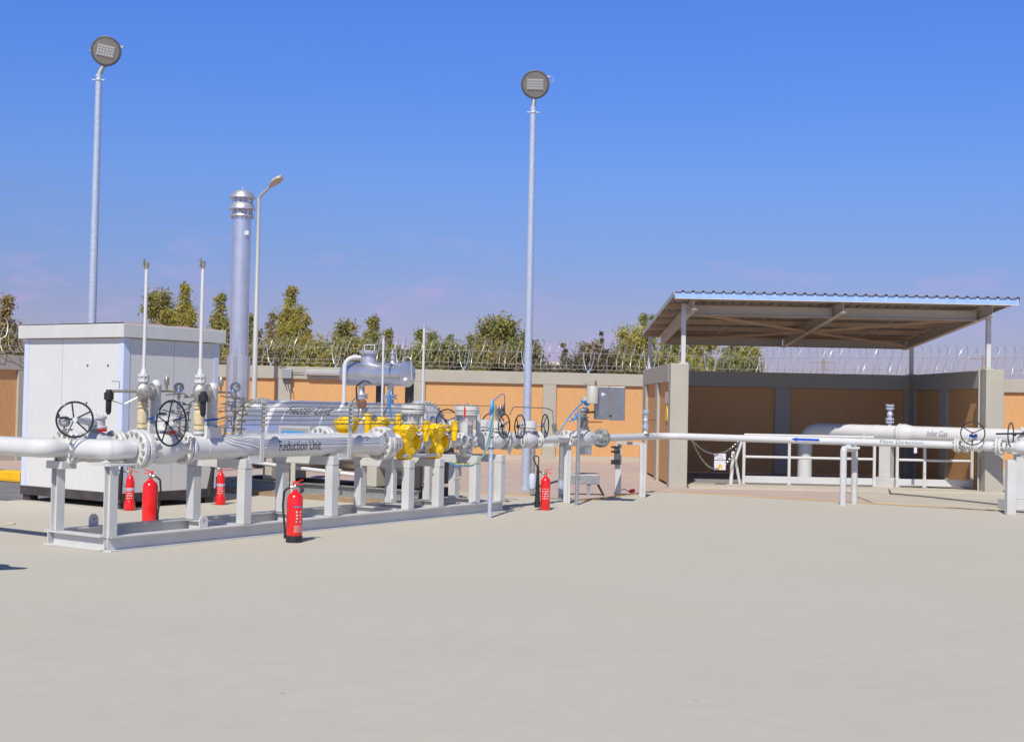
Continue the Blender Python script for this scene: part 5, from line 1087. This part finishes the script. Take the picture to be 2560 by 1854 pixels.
obj('post', MB(IN).bx(ss - .12, ss + .12, -.10, .10, .21, ZI - .20), 'white_matt', t2, bev=.01); obj('base_block', MB(IN).bx(ss - .23, ss + .23, -.16, .16, .0, .208), 'white_matt', t2, bev=.01); obj('saddle', MB(IN).bx(ss - .36, ss + .36, -.14, .14, ZI - .198, ZI - .14), 'white_matt', t2, bev=.01)

# railings
def railing(xa, xb, xm, label, bendx, sgn):
    y = 26.38; t = thing('railing', label, 'railing', (xa, y, 0), 'white railings across the shelter front'); hh = 1.02
    for x in (xa, xm, xb): obj('post', MB().bx(x - .026, x + .026, y - .026, y + .026, .0, hh - (.02 if x != bendx else .16)), 'white_matt', t); obj('base_plate', MB().bx(x - .06, x + .06, y - .05, y + .05, .03, .04), 'white_matt', t)
    obj('mid_rail', MB().cyl((xa + .03, y, .58), (xb - .03, y, .58), .026, n=12), 'white', t)
    obj('toe_board', MB().bx(xa + .03, xb - .03, y - .012, y + .004, .065, .20), 'white_matt', t)
    obj('top_rail', MB().tube([(xa if bendx != xa else xa + .02, y, hh), (xb if bendx != xb else xb - .02, y, hh)], .026, 12), 'white', t)
    b = bendx; obj('offset_bend', MB().tube(fil([(b, y, hh - .17), (b, y, hh - .12), (b + sgn * .22, y - .02, hh - .10), (b + sgn * .22, y - .02, hh + .05)], .06), .026, 12), 'white', t)
    return t
railing(4.69, 7.31, 5.60, 'white railing with toe board left of the Inlet Gas pipe support', 7.31, -1)
railing(7.77, 9.27, 8.32, 'white railing with toe board right of the Inlet Gas pipe support', 7.77, 1)
# ladder stiles at the pit and the chain with its sign
t = thing('ladder', 'pair of white curved ladder rails beside the chain opening', 'ladder', (4.5, 26.45, 0)); 
for dx, z1 in ((0, .68),): obj('stile', MB().tube(fil([(4.45, 26.45, .01), (4.47, 26.45, z1 * .6), (4.49, 26.45, z1)], .1), .038, 10), 'white', t)
obj('stile', MB().tube(fil([(4.66, 26.6, .01), (4.56, 26.6, .5), (4.72, 26.6, .98)], .15), .03, 10), 'white', t)
def chain(a, b, dz, label):
    pts = sag(a, b, dz, 60); L = sum((pts[i + 1] - pts[i]).length for i in range(60)); n = int(L / .036); m = MB(); acc = 0; j = 0
    for k in range(n):
        s = k / n * 60; i = int(s); p = pts[i].lerp(pts[min(i + 1, 60)], s - i); d = (pts[min(i + 1, 60)] - pts[i]).normalized()
        e = Vector((0, 1, 0)) if k % 2 else d.cross(Vector((0, 1, 0))).normalized(); ring = []
        for q in range(8): th = 2 * PI * q / 8; ring.append(p + d * (.026 * math.cos(th)) + e * (.013 * math.sin(th)))
        m.tube(ring, .0048, 5, True)
    return top('chain', m, 'steel', label, 'chain', 'chains across the shelter opening')
ca_ = Vector((XL + .37, YF + .05, 1.00)); cb_ = Vector((4.67, 26.36, 1.00))
chain(ca_, cb_, .36, 'upper steel chain holding the white warning sign'); chain(ca_ + Vector((.08, .02, -.10)), cb_ + Vector((-.06, -.02, -.1)), .56, 'lower slack steel chain behind the white warning sign')
cx_ = 4.16; YS = YF; YF = 26.0; t = thing('warning_sign', 'white warning sign with a yellow triangle hanging on the chain', 'sign', (cx_, YF + .05, .5))
obj('board', MB().bx(cx_ - .115, cx_ + .115, YF + .045, YF + .053, .32, .645), 'signwhite', t, bev=.002)
obj('triangle', MB().add([(cx_ - .065, YF + .0425, .355), (cx_ + .065, YF + .0425, .355), (cx_, YF + .0425, .46)], [(0, 1, 2)]), 'signyellow', t)
m = MB()
for z, wd in ((.605, .055), (.555, .065), (.52, .12), (.51, .12)):
    k = -wd
    while k < wd: l_ = rnd.uniform(.012, .03); m.bx(cx_ + k, cx_ + min(k + l_, wd), YF + .0432, YF + .0448, z - .006, z + .006); k += l_ + .007
m.bx(cx_ - .006, cx_ + .006, YF + .0415, YF + .0420, .375, .43)
obj('printed_text', m, 'grey_ink', t); YF = YS
# small hanging tag inside the shelter
t = thing('tag_plate', 'small white tag on a yellow cord hanging on the right railing', 'tag', (8.0, YF + .2, .8)); obj('plate', MB().bx(7.93, 7.99, YF + .19, YF + .195, .74, .86), 'signwhite', t); obj('cord', MB().tube(sag((7.97, YF + .19, .86), (8.2, YF + .16, 1.0), .02, 6), .006, 5), 'cablegy', t)
# ================================================================== HEATER UNIT
UH, ZH, RH = 7.47, .97, .56
VH0, VH1 = 1.84, 5.35
t = thing('gas_heater', 'big silver horizontal heater vessel lettered Heater Unit behind the skid', 'heater', tuple(SK((UH, 3.5, 0))))
m = MB(SK).lathe((UH, VH1 - .02, ZH), (0, -1, 0), [(0, RH), (VH1 - VH0 - .08, RH)], 56); obj('shell', m, 'alu', t)
for vv in (2.7, 3.55, 4.4):
    obj('clad_band', MB(SK).lathe((UH, vv, ZH), (0, -1, 0), [(0, RH + .001), (.004, RH + .007), (.03, RH + .007), (.034, RH + .001)], 56), 'alu', t)
m = MB(SK).lathe((UH, VH0 + .02, ZH), (0, -1, 0), [(-.05, RH + .045), (.0, RH + .045), (.002, RH + .03), (.015, RH + .03), (.017, RH + .045), (.07, RH + .045), (.10, RH * .9), (.13, RH * .6), (.14, 0)], 56); e_ = obj('end_flange', m, 'white', t)
obj('bolt_circle', MB(SK).bolts((UH, VH0 + .02, ZH), (0, 1, 0), RH + .022, 44, .014, .22), 'bolt', e_)
m = MB(SK).lathe((UH, VH1 + .02, ZH), (0, -1, 0), [(0, RH + .04), (.06, RH + .04)], 56); e_ = obj('rear_flange', m, 'tank', t); obj('bolt_circle', MB(SK).bolts((UH, VH1 - .01, ZH), (0, 1, 0), RH + .02, 40, .014, .14), 'bolt', e_)
obj('lettering', text_on_pipe('Heater Unit', SK((UH, 3.86, ZH)), -VX, -UX, RH, .98, .20, .83, .3), 'ink', t)
obj('top_strap', MB(SK).lathe((UH, 4.74, ZH), (0, -1, 0), [(0, RH + .002), (.002, RH + .012), (.10, RH + .012), (.102, RH + .002)], 56), 'white', t)
for vv in (2.5, 4.75):
    obj('saddle', MB(SK).bx(UH - .42, UH + .42, vv - .10, vv + .10, .22, ZH - .40), 'tank', t, bev=.01)
for du in (-.50, .50):
    m = MB(SK); hbeam(m, (UH + du, 1.5, .135), (UH + du, 5.9, .135), .16, .12); obj('skid_rail', m, 'galv_dull', t)
for vv in (1.7, 2.5, 3.6, 4.75, 5.7): obj('cross_member', MB(SK).bx(UH - .44, UH + .44, vv - .06, vv + .06, .06, .214), 'frame', t)
obj('burner_box', MB(SK).bx(UH - .45, UH + .30, 1.42, 1.72, .30, .95), 'frame', t, bev=.02)
obj('mesh_guard', MB(SK).bx(UH - .47, UH - .456, 1.50, 1.70, .25, 1.0), 'frame', t)
m = MB(SK).tube(fil([(UH - .62, 5.6, .50), (UH - .62, 4.9, .50), (UH - .62, 2.6, .40), (UH - .62, 2.45, .30)], .05), .032, 12).tube(fil([(UH - .62, 4.75, .50), (UH - .62, 4.75, .7), (UH - .45, 4.75, .8)], .05), .028, 10); obj('drain_pipe', m, 'white', t)
m = MB(SK)
for vv in (3.0, 4.2): m.lathe((UH - .62, vv + .06, .42 + (vv - 2.6) * .045), (0, -1, 0), [(0, .04), (.03, .045), (.09, .045), (.12, .04)], 12); m.cyl((UH - .62, vv, .46), (UH - .62, vv, .2), .02, n=8)
obj('drain_valve', m, 'tank', t)
m = MB(SK).bx(UH - .75, UH - .60, 4.98, 5.12, .25, .80); obj('float_chamber', m, 'white', t, bev=.02)
struct('heater_plinth', MB(SK).bx(UH - .95, UH + .9, 1.6, 6.2, -.02, .055), 'clay')
# right-end pipework in front of the heater (white wheels and flanges low down)
t = thing('condensate_trap', 'white lagged valve with a round white wheel low beside the heater end', 'valve', tuple(SK((7.2, 1.45, .3)))); obj('body', MB(SK).lathe((7.1, 1.45, .42), (1, 0, 0), [(0, .10), (.03, .10), (.035, .06), (.15, .06), (.17, .10), (.2, .10)], 18).lathe((7.2, 1.45, .48), (0, 0, 1), [(0, .08), (.15, .12), (.25, .16), (.3, .16)], 20), 'tank', t); obj('wheel', MB(SK).ring((7.02, 1.36, .40), (.5, -1, 0), .13, .025, 28, 8).cyl((7.02, 1.36, .40), (7.18, 1.45, .42), .03, n=10), 'white', t)
obj('inclined_leg', MB(SK).bar((7.05, 1.55, .85), (7.3, 1.3, .55), .10, .06), 'white', t)
# panel with the blue plate
t = thing('control_panel', 'grey framed control panel with a blue name plate in front of the heater', 'panel', tuple(SK((6.75, 4.0, .8))))
c = SK((6.55, 3.72, 1.02)); obj('panel_frame', MB().bx(c.x - .22, c.x + .28, c.y - .02, c.y + .12, .80, 1.13), 'lightgrey', t, bev=.006); obj('panel_face', MB().bx(c.x - .19, c.x + .25, c.y - .024, c.y - .0205, .83, 1.10), 'galv_dull', t); obj('name_plate', MB().bx(c.x - .17, c.x + .16, c.y - .030, c.y - .0245, .93, 1.05), 'bluesign', t)
obj('lettering', text_flat('Bone', Vector((c.x - .02, c.y - .0325, .99)), (1, 0, 0), (0, 0, 1), .22, .07), 'white_ink', t); obj('stand', MB().bx(c.x - .02, c.x + .05, c.y + .02, c.y + .08, 0.05, .80), 'tank', t)
# drum above the heater
ZD, RD = 1.985, .19
t = thing('expansion_drum', 'silver horizontal expansion drum raised above the heater with a flanged manhole', 'drum', tuple(SK((UH, 2.8, ZD))))
obj('shell', MB(SK).lathe((UH, 3.45, ZD), (0, -1, 0), [(0, 0), (.002, .10), (.01, .17), (.03, RD), (1.24, RD), (1.27, RD + .012), (1.29, RD + .012), (1.295, RD - .01), (1.30, 0)], 44), 'alu', t)
m = MB(SK).lathe((UH, 2.96, ZD + .15), (0, 0, 1), [(0, .12), (.12, .11), (.18, .11), (.182, .155), (.205, .155), (.207, .158), (.23, .158), (.235, .10)], 28); obj('manhole', m, 'alupaint', t)
obj('lifting_frame', MB(SK).tube(fil([(UH, 3.06, ZD + .38), (UH, 3.06, ZD + .47), (UH, 2.85, ZD + .47), (UH, 2.85, ZD + .38)], .01), .008, 6), 'white', t)
for vv in (3.10, 2.50):
    obj('down_nozzle', MB(SK).lathe((UH, vv, ZD - RD + .03), (0, 0, -1), [(0, .065), (.03, .05), (.14, .05), (.16, .065), (.162, .105), (.19, .105), (.192, .08), (.205, .08), (.207, .105), (.235, .105), (.237, .06), (.5, .055)], 22), 'alupaint', t)
m = MB(SK).lathe((UH, 2.47, ZD + RD - .01), (0, 0, 1), [(0, .045), (.04, .03), (.06, .03), (.062, .05), (.08, .05), (.082, .03), (.14, .03), (.15, .05), (.17, .05), (.175, .02), (.22, .02)], 14); m.tube(fil([(UH, 2.26, ZD + .17), (UH, 2.26, ZD + .27), (UH, 2.10, ZD + .27), (UH, 2.07, ZD - .1)], .06), .013, 8); obj('top_fitting', m, 'alupaint', t)
for vv in (2.85, 2.25): obj('leg', MB(SK).bx(UH + .12, UH + .22, vv - .05, vv + .05, ZH + .3, ZD - .14), 'frame', t)
obj('sight_port', MB(SK).ball((UH - .06, 2.15, ZD - .09), .04, 12), 'white', t)
t = thing('vent_pipe', 'white hooked pipe rising beside the left end of the silver drum', 'pipe', tuple(SK((UH - .35, 3.44, 1.0))))
obj('pipe_body', MB(SK).tube(fil([(UH - .44, 3.30, 1.22), (UH - .27, 3.24, 1.50), (UH - .27, 3.24, ZD + .26), (UH - .02, 3.02, ZD + .27)], [.2, .16], 8), .032, 14), 'white', t); obj('union', MB(SK).lathe((UH - .15, 3.18, ZD + .27), (.87, -.49, 0), [(0, .04), (.02, .045), (.06, .045), (.08, .04)], 10), 'galv', t)
for (vv, ztop, uu, lb) in ((2.25, 2.53, UH - .5, 'thin white vent pipe rising at the right end of the silver drum'), (1.42, 2.68, UH - .55, 'thin white vent pipe standing alone between the drum and the filter pot')):
    t = thing('vent_pipe', lb, 'pipe', tuple(SK((uu, vv, .9))), 'thin white vent pipes near the drum'); obj('pipe_body', MB(SK).cyl((uu, vv, .9), (uu, vv, ztop), .0185, n=12), 'white', t); obj('vent_cap', MB(SK).lathe((uu, vv, ztop), (0, 0, 1), [(0, .022), (.03, .028), (.04, .028), (.045, .0)], 10), 'galv', t)
# burner gas train with brown valve and blue cable
t = thing('solenoid_valve', 'orange-brown solenoid valve with black cable below the drum', 'valve', tuple(SK((UH - .45, 2.75, 1.4)))); c = SK((UH - .45, 2.72, 1.50)); obj('coil', MB().bx(c.x - .06, c.x + .08, c.y - .06, c.y + .06, c.z - .05, c.z + .07), 'rust', t, bev=.02); obj('body', MB().lathe(c - Vector((.0, 0, .26)), (0, 0, 1), [(0, .03), (.02, .06), (.12, .06), (.2, .03)], 12), 'brass', t); obj('cable', MB().tube(fil([c + Vector((-.06, 0, .02)), c + Vector((-.08, -.02, .28)), c + Vector((.05, -.05, .38)), c + Vector((.16, -.06, .33))], .06), .014, 6), 'black', t)
t = thing('cable_run', 'bright blue cable bunch hanging down under the yellow regulators', 'cable', tuple(SK((5.5, 1.3, 1.0))))
c = SK((6.2, 1.9, 0)); m = MB().tube(fil([D(974, 975, c.y), D(973, 1005, c.y), D(978, 1045, c.y), D(985, 1075, c.y)], .1), .016, 8); m.tube([D(972, 985, c.y), D(973, 1000, c.y), D(976, 1030, c.y)], [.02, .03, .014], 8); obj('upper_cable', m, 'blue', t)
c = SK((5.35, 1.05, 0)); Yc = c.y; m = MB().tube([D(996, 1153, Yc), D(990, 1170, Yc), D(980, 1195, Yc), D(972, 1212, Yc), D(966, 1200, Yc)], [.012, .035, .04, .022, .01], 8); m.tube(fil([D(995, 1160, Yc), D(990, 1195, Yc), D(978, 1220, Yc)], .1), .012, 6); obj('lower_cable', m, 'blue', t)
m = MB().tube(fil([D(968, 1205, Yc), D(974, 1235, Yc), D(973, 1252, Yc)], .05), .02, 8).tube(fil([D(985, 1200, Yc), D(978, 1230, Yc), D(982, 1250, Yc)], .05), .010, 6); obj('tail', m, 'lampgrey', t)
# ducts and conduits at heater right side
for (px, py, wpx, ztop, mt, lb) in ((898, 1250, 10, 1.0, 'galv_dull', 'dark rusty conduit post between the heater and the third skid frame'), (968, 1246, 26, .95, 'frame', 'dark steel column behind the large pipe flange')):
    g = G(px, py); wd = wpx / FPX * g.y; t = thing('steel_column', lb, 'column', tuple(g)); obj('column', MB().bx(g.x - wd / 2, g.x + wd / 2, g.y, g.y + wd, 0, ztop), mt, t, bev=.008); obj('foot_plate', MB().bx(g.x - wd, g.x + wd, g.y - wd * .5, g.y + wd * 1.5, .001, .025), mt, t)

# chimney stack
sp = SK((UH, 5.91, 0))
t = thing('chimney_stack', 'tall silver round chimney stack with two conical rain hoods beside the cabin', 'chimney', tuple(sp))
ZS = 5.16; zb_ = ZH + .25; c0 = (sp.x, sp.y, 0)
zf = D(601, 543, sp.y).z
obj('shaft', MB().lathe(c0, (0, 0, 1), [(zb_, .165), (zf, .160)], 40), 'alu', t)
m = MB().lathe(c0, (0, 0, 1), [(zb_ - .25, .24), (zb_ - .05, .205), (zb_ - .04, .205)], 40); m.lathe(c0, (0, 0, 1), [(zb_ - .038, .205), (2.28, .205), (2.285, .15)], 40); obj('shroud', m, 'alubright', t)
m = MB().lathe(c0, (0, 0, 1), [(zf, .20), (zf + .012, .208), (zf + .03, .20)], 32); m.m = 1; m.bolts((sp.x, sp.y, zf + .012), (0, 0, 1), .185, 10, .014, .07); obj('flange', m, ['alupaint', 'bolt'], t)
hz = [(zf + .03, .150, zf + .12, .128)]
obj('inner_cone', MB().lathe(c0, (0, 0, 1), [(zf + .03, .165), (zf + .10, .14), (zf + .38, .128)], 32), 'alupaint', t)
zh = [D(601, 524, sp.y).z, D(601, 496, sp.y).z]
obj('rain_hood', MB().lathe(c0, (0, 0, 1), [(zh[0] - .005, .21), (zh[0], .228), (zh[0] + .008, .228), (zh[0] + .07, .20), (zh[0] + .115, .165), (zh[0] + .13, .14)], 40), 'alupaint', t)
obj('rain_hood', MB().lathe(c0, (0, 0, 1), [(zh[1] - .005, .21), (zh[1], .230), (zh[1] + .010, .230), (zh[1] + .115, .155), (zh[1] + .128, .140), (zh[1] + .132, 0)], 40), 'alupaint', t)
m = MB()
for k in range(6):
    th = k * PI / 3 + .3; m.bar((sp.x + .165 * math.cos(th), sp.y + .165 * math.sin(th), zf + .03), (sp.x + .165 * math.cos(th), sp.y + .165 * math.sin(th), zh[1] + .03), .03, .008)
obj('hood_strut', m, 'alupaint', t)
obj('tip_rod', MB().cyl((sp.x, sp.y, zh[1] + .12), (sp.x, sp.y, zh[1] + .21), .014, .007, 8), 'galv', t)
tg = D(619, 582, sp.y - .15); obj('name_plate', MB().bx(tg.x - .045, tg.x + .02, tg.y - .015, tg.y + .03, tg.z - .035, tg.z + .035), 'signwhite', t)
obj('lagging_seam', MB().cyl((sp.x - .012, sp.y - .2055, zb_), (sp.x - .012, sp.y - .2055, 2.28), .004, n=6), 'alu', t)

# wall fixtures
t = thing('junction_box', 'grey junction box with dangling cables on the boundary wall coping', 'box', tuple(D(718, 935, 36.2)))
a1 = along(718, 930, WC, a_); nW = Vector((a_.y, -a_.x, 0)); pw = WC + a_ * a1 + nW * .08
frw = lambda p: pw + a_ * p[0] + nW * p[1] + Vector((0, 0, p[2])); zj = D(718, 933, pw.y).z
obj('box', MB(frw).bx(-.13, .13, 0, .12, zj - .14, zj + .12), 'galv_dull', t, bev=.01); m = MB(frw)
for dx in (-.07, .0, .08): m.tube([(dx, .06, zj - .14), (dx + .02, .07, zj - .27), (dx + .05, .06, zj - .38), (dx + .08, .05, zj - .47 - dx)], .011, 5)
m.tube(fil([(-.02, .05, zj + .12), (-.06, .05, zj + .17), (-.22, .03, zj + .2)], .05), .012, 5).tube(fil([(.13, .05, zj + .03), (.3, .04, zj + .02), (.46, .05, zj + .03)], .05), .011, 5); obj('cable', m, 'lampgrey', t)
t = thing('wall_light', 'long white tube light fitting fixed on the boundary wall coping', 'light fitting', tuple(D(808, 935, 36))); l0, l1 = along(765, 930, WC, a_) - a1, along(862, 930, WC, a_) - a1
obj('housing', MB(frw).bx(l0, l1, .02, .13, zj + .0, zj + .12), 'lightgrey', t, bev=.02); obj('tube_cover', MB(frw).bx(l0 + .03, l1 - .03, .03, .12, zj - .03, zj - .002), 'lightgrey', t, bev=.012)

# ================================================================== FIRE EXTINGUISHERS
def powder_ext(name, label, X, Y, rz, hgt=.66, r=.093, black_base=True, print_=True, group='red fire extinguishers'):
    t = thing(name, label, 'fire extinguisher', (X, Y, 0), group, rz)
    b = hgt * .80
    obj('cylinder', MB().lathe((0, 0, 0), (0, 0, 1), [(.01 if not black_base else .05, r - .008), (.07, r), (b - .07, r), (b - .035, r * .88), (b - .01, r * .6), (b + .005, r * .34), (b + .03, r * .30)], 32), 'red', t, True)
    obj('base_ring', MB().lathe((0, 0, 0), (0, 0, 1), [(0, r - .002), (.004, r + .003), ((.075 if black_base else .02), r + .003), ((.08 if black_base else .024), r - .006)], 32), 'black', t, True)
    obj('valve_head', MB().lathe((0, 0, b + .03), (0, 0, 1), [(0, .022), (.02, .026), (.05, .022), (.055, .016), (.07, .016)], 14).cyl((0, 0, b + .055), (-.05, 0, b + .055), .013, n=8), 'steel', t, True)
    h = obj('lever', MB().bar((-.02, 0, b + .085), (.085, 0, b + .088), .024, .010).bar((-.02, 0, b + .10), (.085, 0, b + .140), .024, .010).bx(-.03, .012, -.013, .013, b + .07, b + .12), 'red', t, True)
    hose = fil([(-.05, 0, b + .055), (-.12, .0, b + .02), (-.135, .01, b - .15), (-.118, .01, b * .45), (-.102, .01, .10)], .06, 6)
    ho = obj('hose', MB().tube(hose, .012, 10), 'black', t, True); obj('nozzle', MB().lathe(hose[-1] + Vector((0, 0, .02)), (0, 0, -1), [(0, .013), (.06, .017), (.08, .017)], 10), 'black', ho, True)
    if print_:
        rr = random.Random(5); lab = MB(); lab.m = 0
        def patch(a0, a1, z0, z1, mi, off=.0015):
            n = 8; vs = []
            for i in range(n + 1):
                th = a0 + (a1 - a0) * i / n
                for z in (z0, z1): vs.append(((r + off) * math.cos(th), (r + off) * math.sin(th), z))
            lab.m = mi; lab.add(vs, [(2 * i, 2 * i + 2, 2 * i + 3, 2 * i + 1) for i in range(n)], True)
        patch(-1.55, -.25, b * .70, b * .735, 0)
        for k in range(5): a = -1.4 + k * .2; patch(a, a + .12, b * .71, b * .725, 1, .0025)
        for row in range(4):
            for k in range(2): a = -1.25 + .5 * k + rr.uniform(-.04, .04); patch(a, a + rr.uniform(.10, .22), b * (.60 - .065 * row), b * (.632 - .065 * row), 1)
        for row in range(9):
            a = -1.45
            while a < -.3: l_ = rr.uniform(.05, .16); patch(a, min(a + l_, -.28), b * (.34 - .016 * row), b * (.346 - .016 * row), 1); a += l_ + .05
        obj('printed_label', lab, ['navy', 'white_ink'], t, True)
    return t
def co2_ext(name, label, X, Y, rz, hgt=.62, r=.062, collar=False, horn=True, group='red fire extinguishers'):
    t = thing(name, label, 'fire extinguisher', (X, Y, 0), group, rz); b = hgt * .80
    prof = [(0, r - .006), (.01, r), (b - .085, r), (b - .055, r * .93), (b - .025, r * .70), (b - .005, r * .42), (b + .01, r * .28), (b + .03, r * .26)]
    obj('cylinder', MB().lathe((0, 0, 0), (0, 0, 1), prof, 30), 'red', t, True)
    if collar:
        obj('neck_band', MB().lathe((0, 0, b * .58), (0, 0, 1), [(0, r + .001), (.003, r + .005), (.022, r + .005), (.025, r + .001)], 26), 'galv', t, True)
        obj('foot_ring', MB().lathe((0, 0, .0), (0, 0, 1), [(0, r + .012), (.006, r + .018), (.10, r + .018), (.13, r + .004)], 26), 'red', t, True)
    obj('valve_head', MB().lathe((0, 0, b + .03), (0, 0, 1), [(0, .018), (.02, .024), (.04, .02), (.06, .014)], 12).cyl((0, 0, b + .045), (-.05, 0, b + .045), .014, n=8), 'brass', t, True)
    obj('lever', MB().bar((-.01, 0, b + .07), (.10, 0, b + .045), .022, .010).bar((-.01, 0, b + .08), (.10, 0, b + .118), .022, .010).bx(-.018, .018, -.012, .012, b + .06, b + .10), 'red', t, True)
    if horn:
        x = -(r + .045)
        if not collar:
            ho = obj('hose', MB().tube(fil([(-.05, 0, b + .045), (-.11, .0, b + .09), (-.20, .0, b + .30), (-.10, 0, b + .30), (x, .0, b + .12), (x, 0, b - .02)], .085, 8), .009, 8), 'black', t, True)
            obj('horn', MB().lathe((x, 0, b + .16), (0, 0, -1), [(0, .014), (.08, .022), (.2, .024), (b + .08, .042), (b + .12, .044)], 18), 'black', ho, True)
        else:
            ho = obj('hose', MB().tube(fil([(-.05, 0, b + .045), (-.14, .0, b + .05), (-.2, 0, b + .1)], .05, 6), .008, 8), 'black', t, True); obj('horn', MB().lathe((x - .005, -.03, b + .12), (-.10, 0, -1), [(0, .018), (.1, .028), (b * .72, .046), (b * .95, .050)], 18), 'black', ho, True)
    rr = random.Random(8); lab = MB()
    for row in range(5):
        a = -2.3
        while a < -.7:
            l_ = rr.uniform(.12, .3); n = 4; vs = []
            for i in range(n + 1):
                th = a + l_ * i / n
                for z in (b * (.62 - .07 * row), b * (.645 - .07 * row + rr.uniform(0, .01))): vs.append(((r + .0015) * math.cos(th), (r + .0015) * math.sin(th), z))
            lab.add(vs, [(2 * i, 2 * i + 2, 2 * i + 3, 2 * i + 1) for i in range(n)], True); a += l_ + rr.uniform(.1, .35)
    obj('printed_label', lab, 'white_ink', t, True); return t
powder_ext('fire_extinguisher', 'nearest red extinguisher with black foot and white print standing on open concrete', -2.36, 14.48, 0.0, .685, .088)
powder_ext('fire_extinguisher', 'plain red extinguisher with a hose on its right behind the left skid end', -4.455, 16.30, PI, .655, .094, False, False)
co2_ext('fire_extinguisher', 'slim red extinguisher with silver neck band leaning by the near cabin corner', -5.19, 17.98, 0.0, .60, .058, True)
co2_ext('fire_extinguisher', 'slim red extinguisher with silver neck band at the far cabin corner', -4.22, 19.2, 0.0, .60, .058, True)
co2_ext('fire_extinguisher', 'red extinguisher with a long black horn and looped hose at the middle of the yard', .53, 19.42, 0.0, .62, .072, False)

# low drain cover, cables on the ground and a folding bench shape behind the enclosure
g = G(1505, 1240); t = thing('cable_trunking', 'grey steel trunking box on short legs on the paving behind the enclosure post', 'trunking', tuple(g)); p_ = Vector((g.x - .3, g.y + .45, 0)); obj('box', MB().bx(p_.x - .3, p_.x + .28, p_.y, p_.y + .16, .17, .34), 'galv_dull', t, bev=.01); obj('leg', MB().bar((p_.x + .1, p_.y + .05, -.02), (p_.x + .1, p_.y + .05, .168), .07, .05), 'galv_dull', t); obj('leg', MB().bar((p_.x + .26, p_.y + .05, .168), (p_.x + .36, p_.y + .0, -.02), .03, .03), 'black', t)
g = G(1575, 1234); t = thing('loose_plug', 'small red plug with a black wire lying at the edge of the paving', 'plug', tuple(g)); obj('plug', MB().lathe((g.x - .02, g.y, .04), (1, 0, .2), [(0, .02), (.03, .035), (.09, .035), (.11, .02)], 10), 'red', t); obj('wire', MB().tube(fil([(g.x - .02, g.y, .04), (g.x - .1, g.y + .1, .09), (g.x - .22, g.y, .02), (g.x - .3, g.y - .05, .01)], .06), .007, 6), 'black', t)
g = G(2, 1310); t = top('drain_cover', MB().ring((g.x + .05, g.y, .004), (0, 0, 1), .11, .012, 24, 6).lathe((g.x + .05, g.y, .001), (0, 0, 1), [(0, .1), (.004, .1)], 24), 'slab', 'small round drain cover in the concrete left of the skid', 'drain cover')
# unseen post, shape guessed, added on the left to cast the foreground shadow
t = thing('shadow_post', 'white capped post added left of the view to cast the shadow', 'post', (-5.02, 10.6, 0)); q = (-5.02, 10.6)
obj('post', MB().bx(q[0] - .06, q[0] + .06, q[1] - .06, q[1] + .06, 0, 1.25), 'white_matt', t); obj('head', MB().lathe((q[0] - .1, q[1], 1.45), (1, 0, .15), [(0, .12), (.05, .2), (.22, .2), (.3, .1), (.48, .04)], 20).lathe((q[0], q[1], 1.3), (0, 0, 1), [(-.06, .09), (.05, .14), (.4, .12), (.45, .05)], 16), 'white', t)
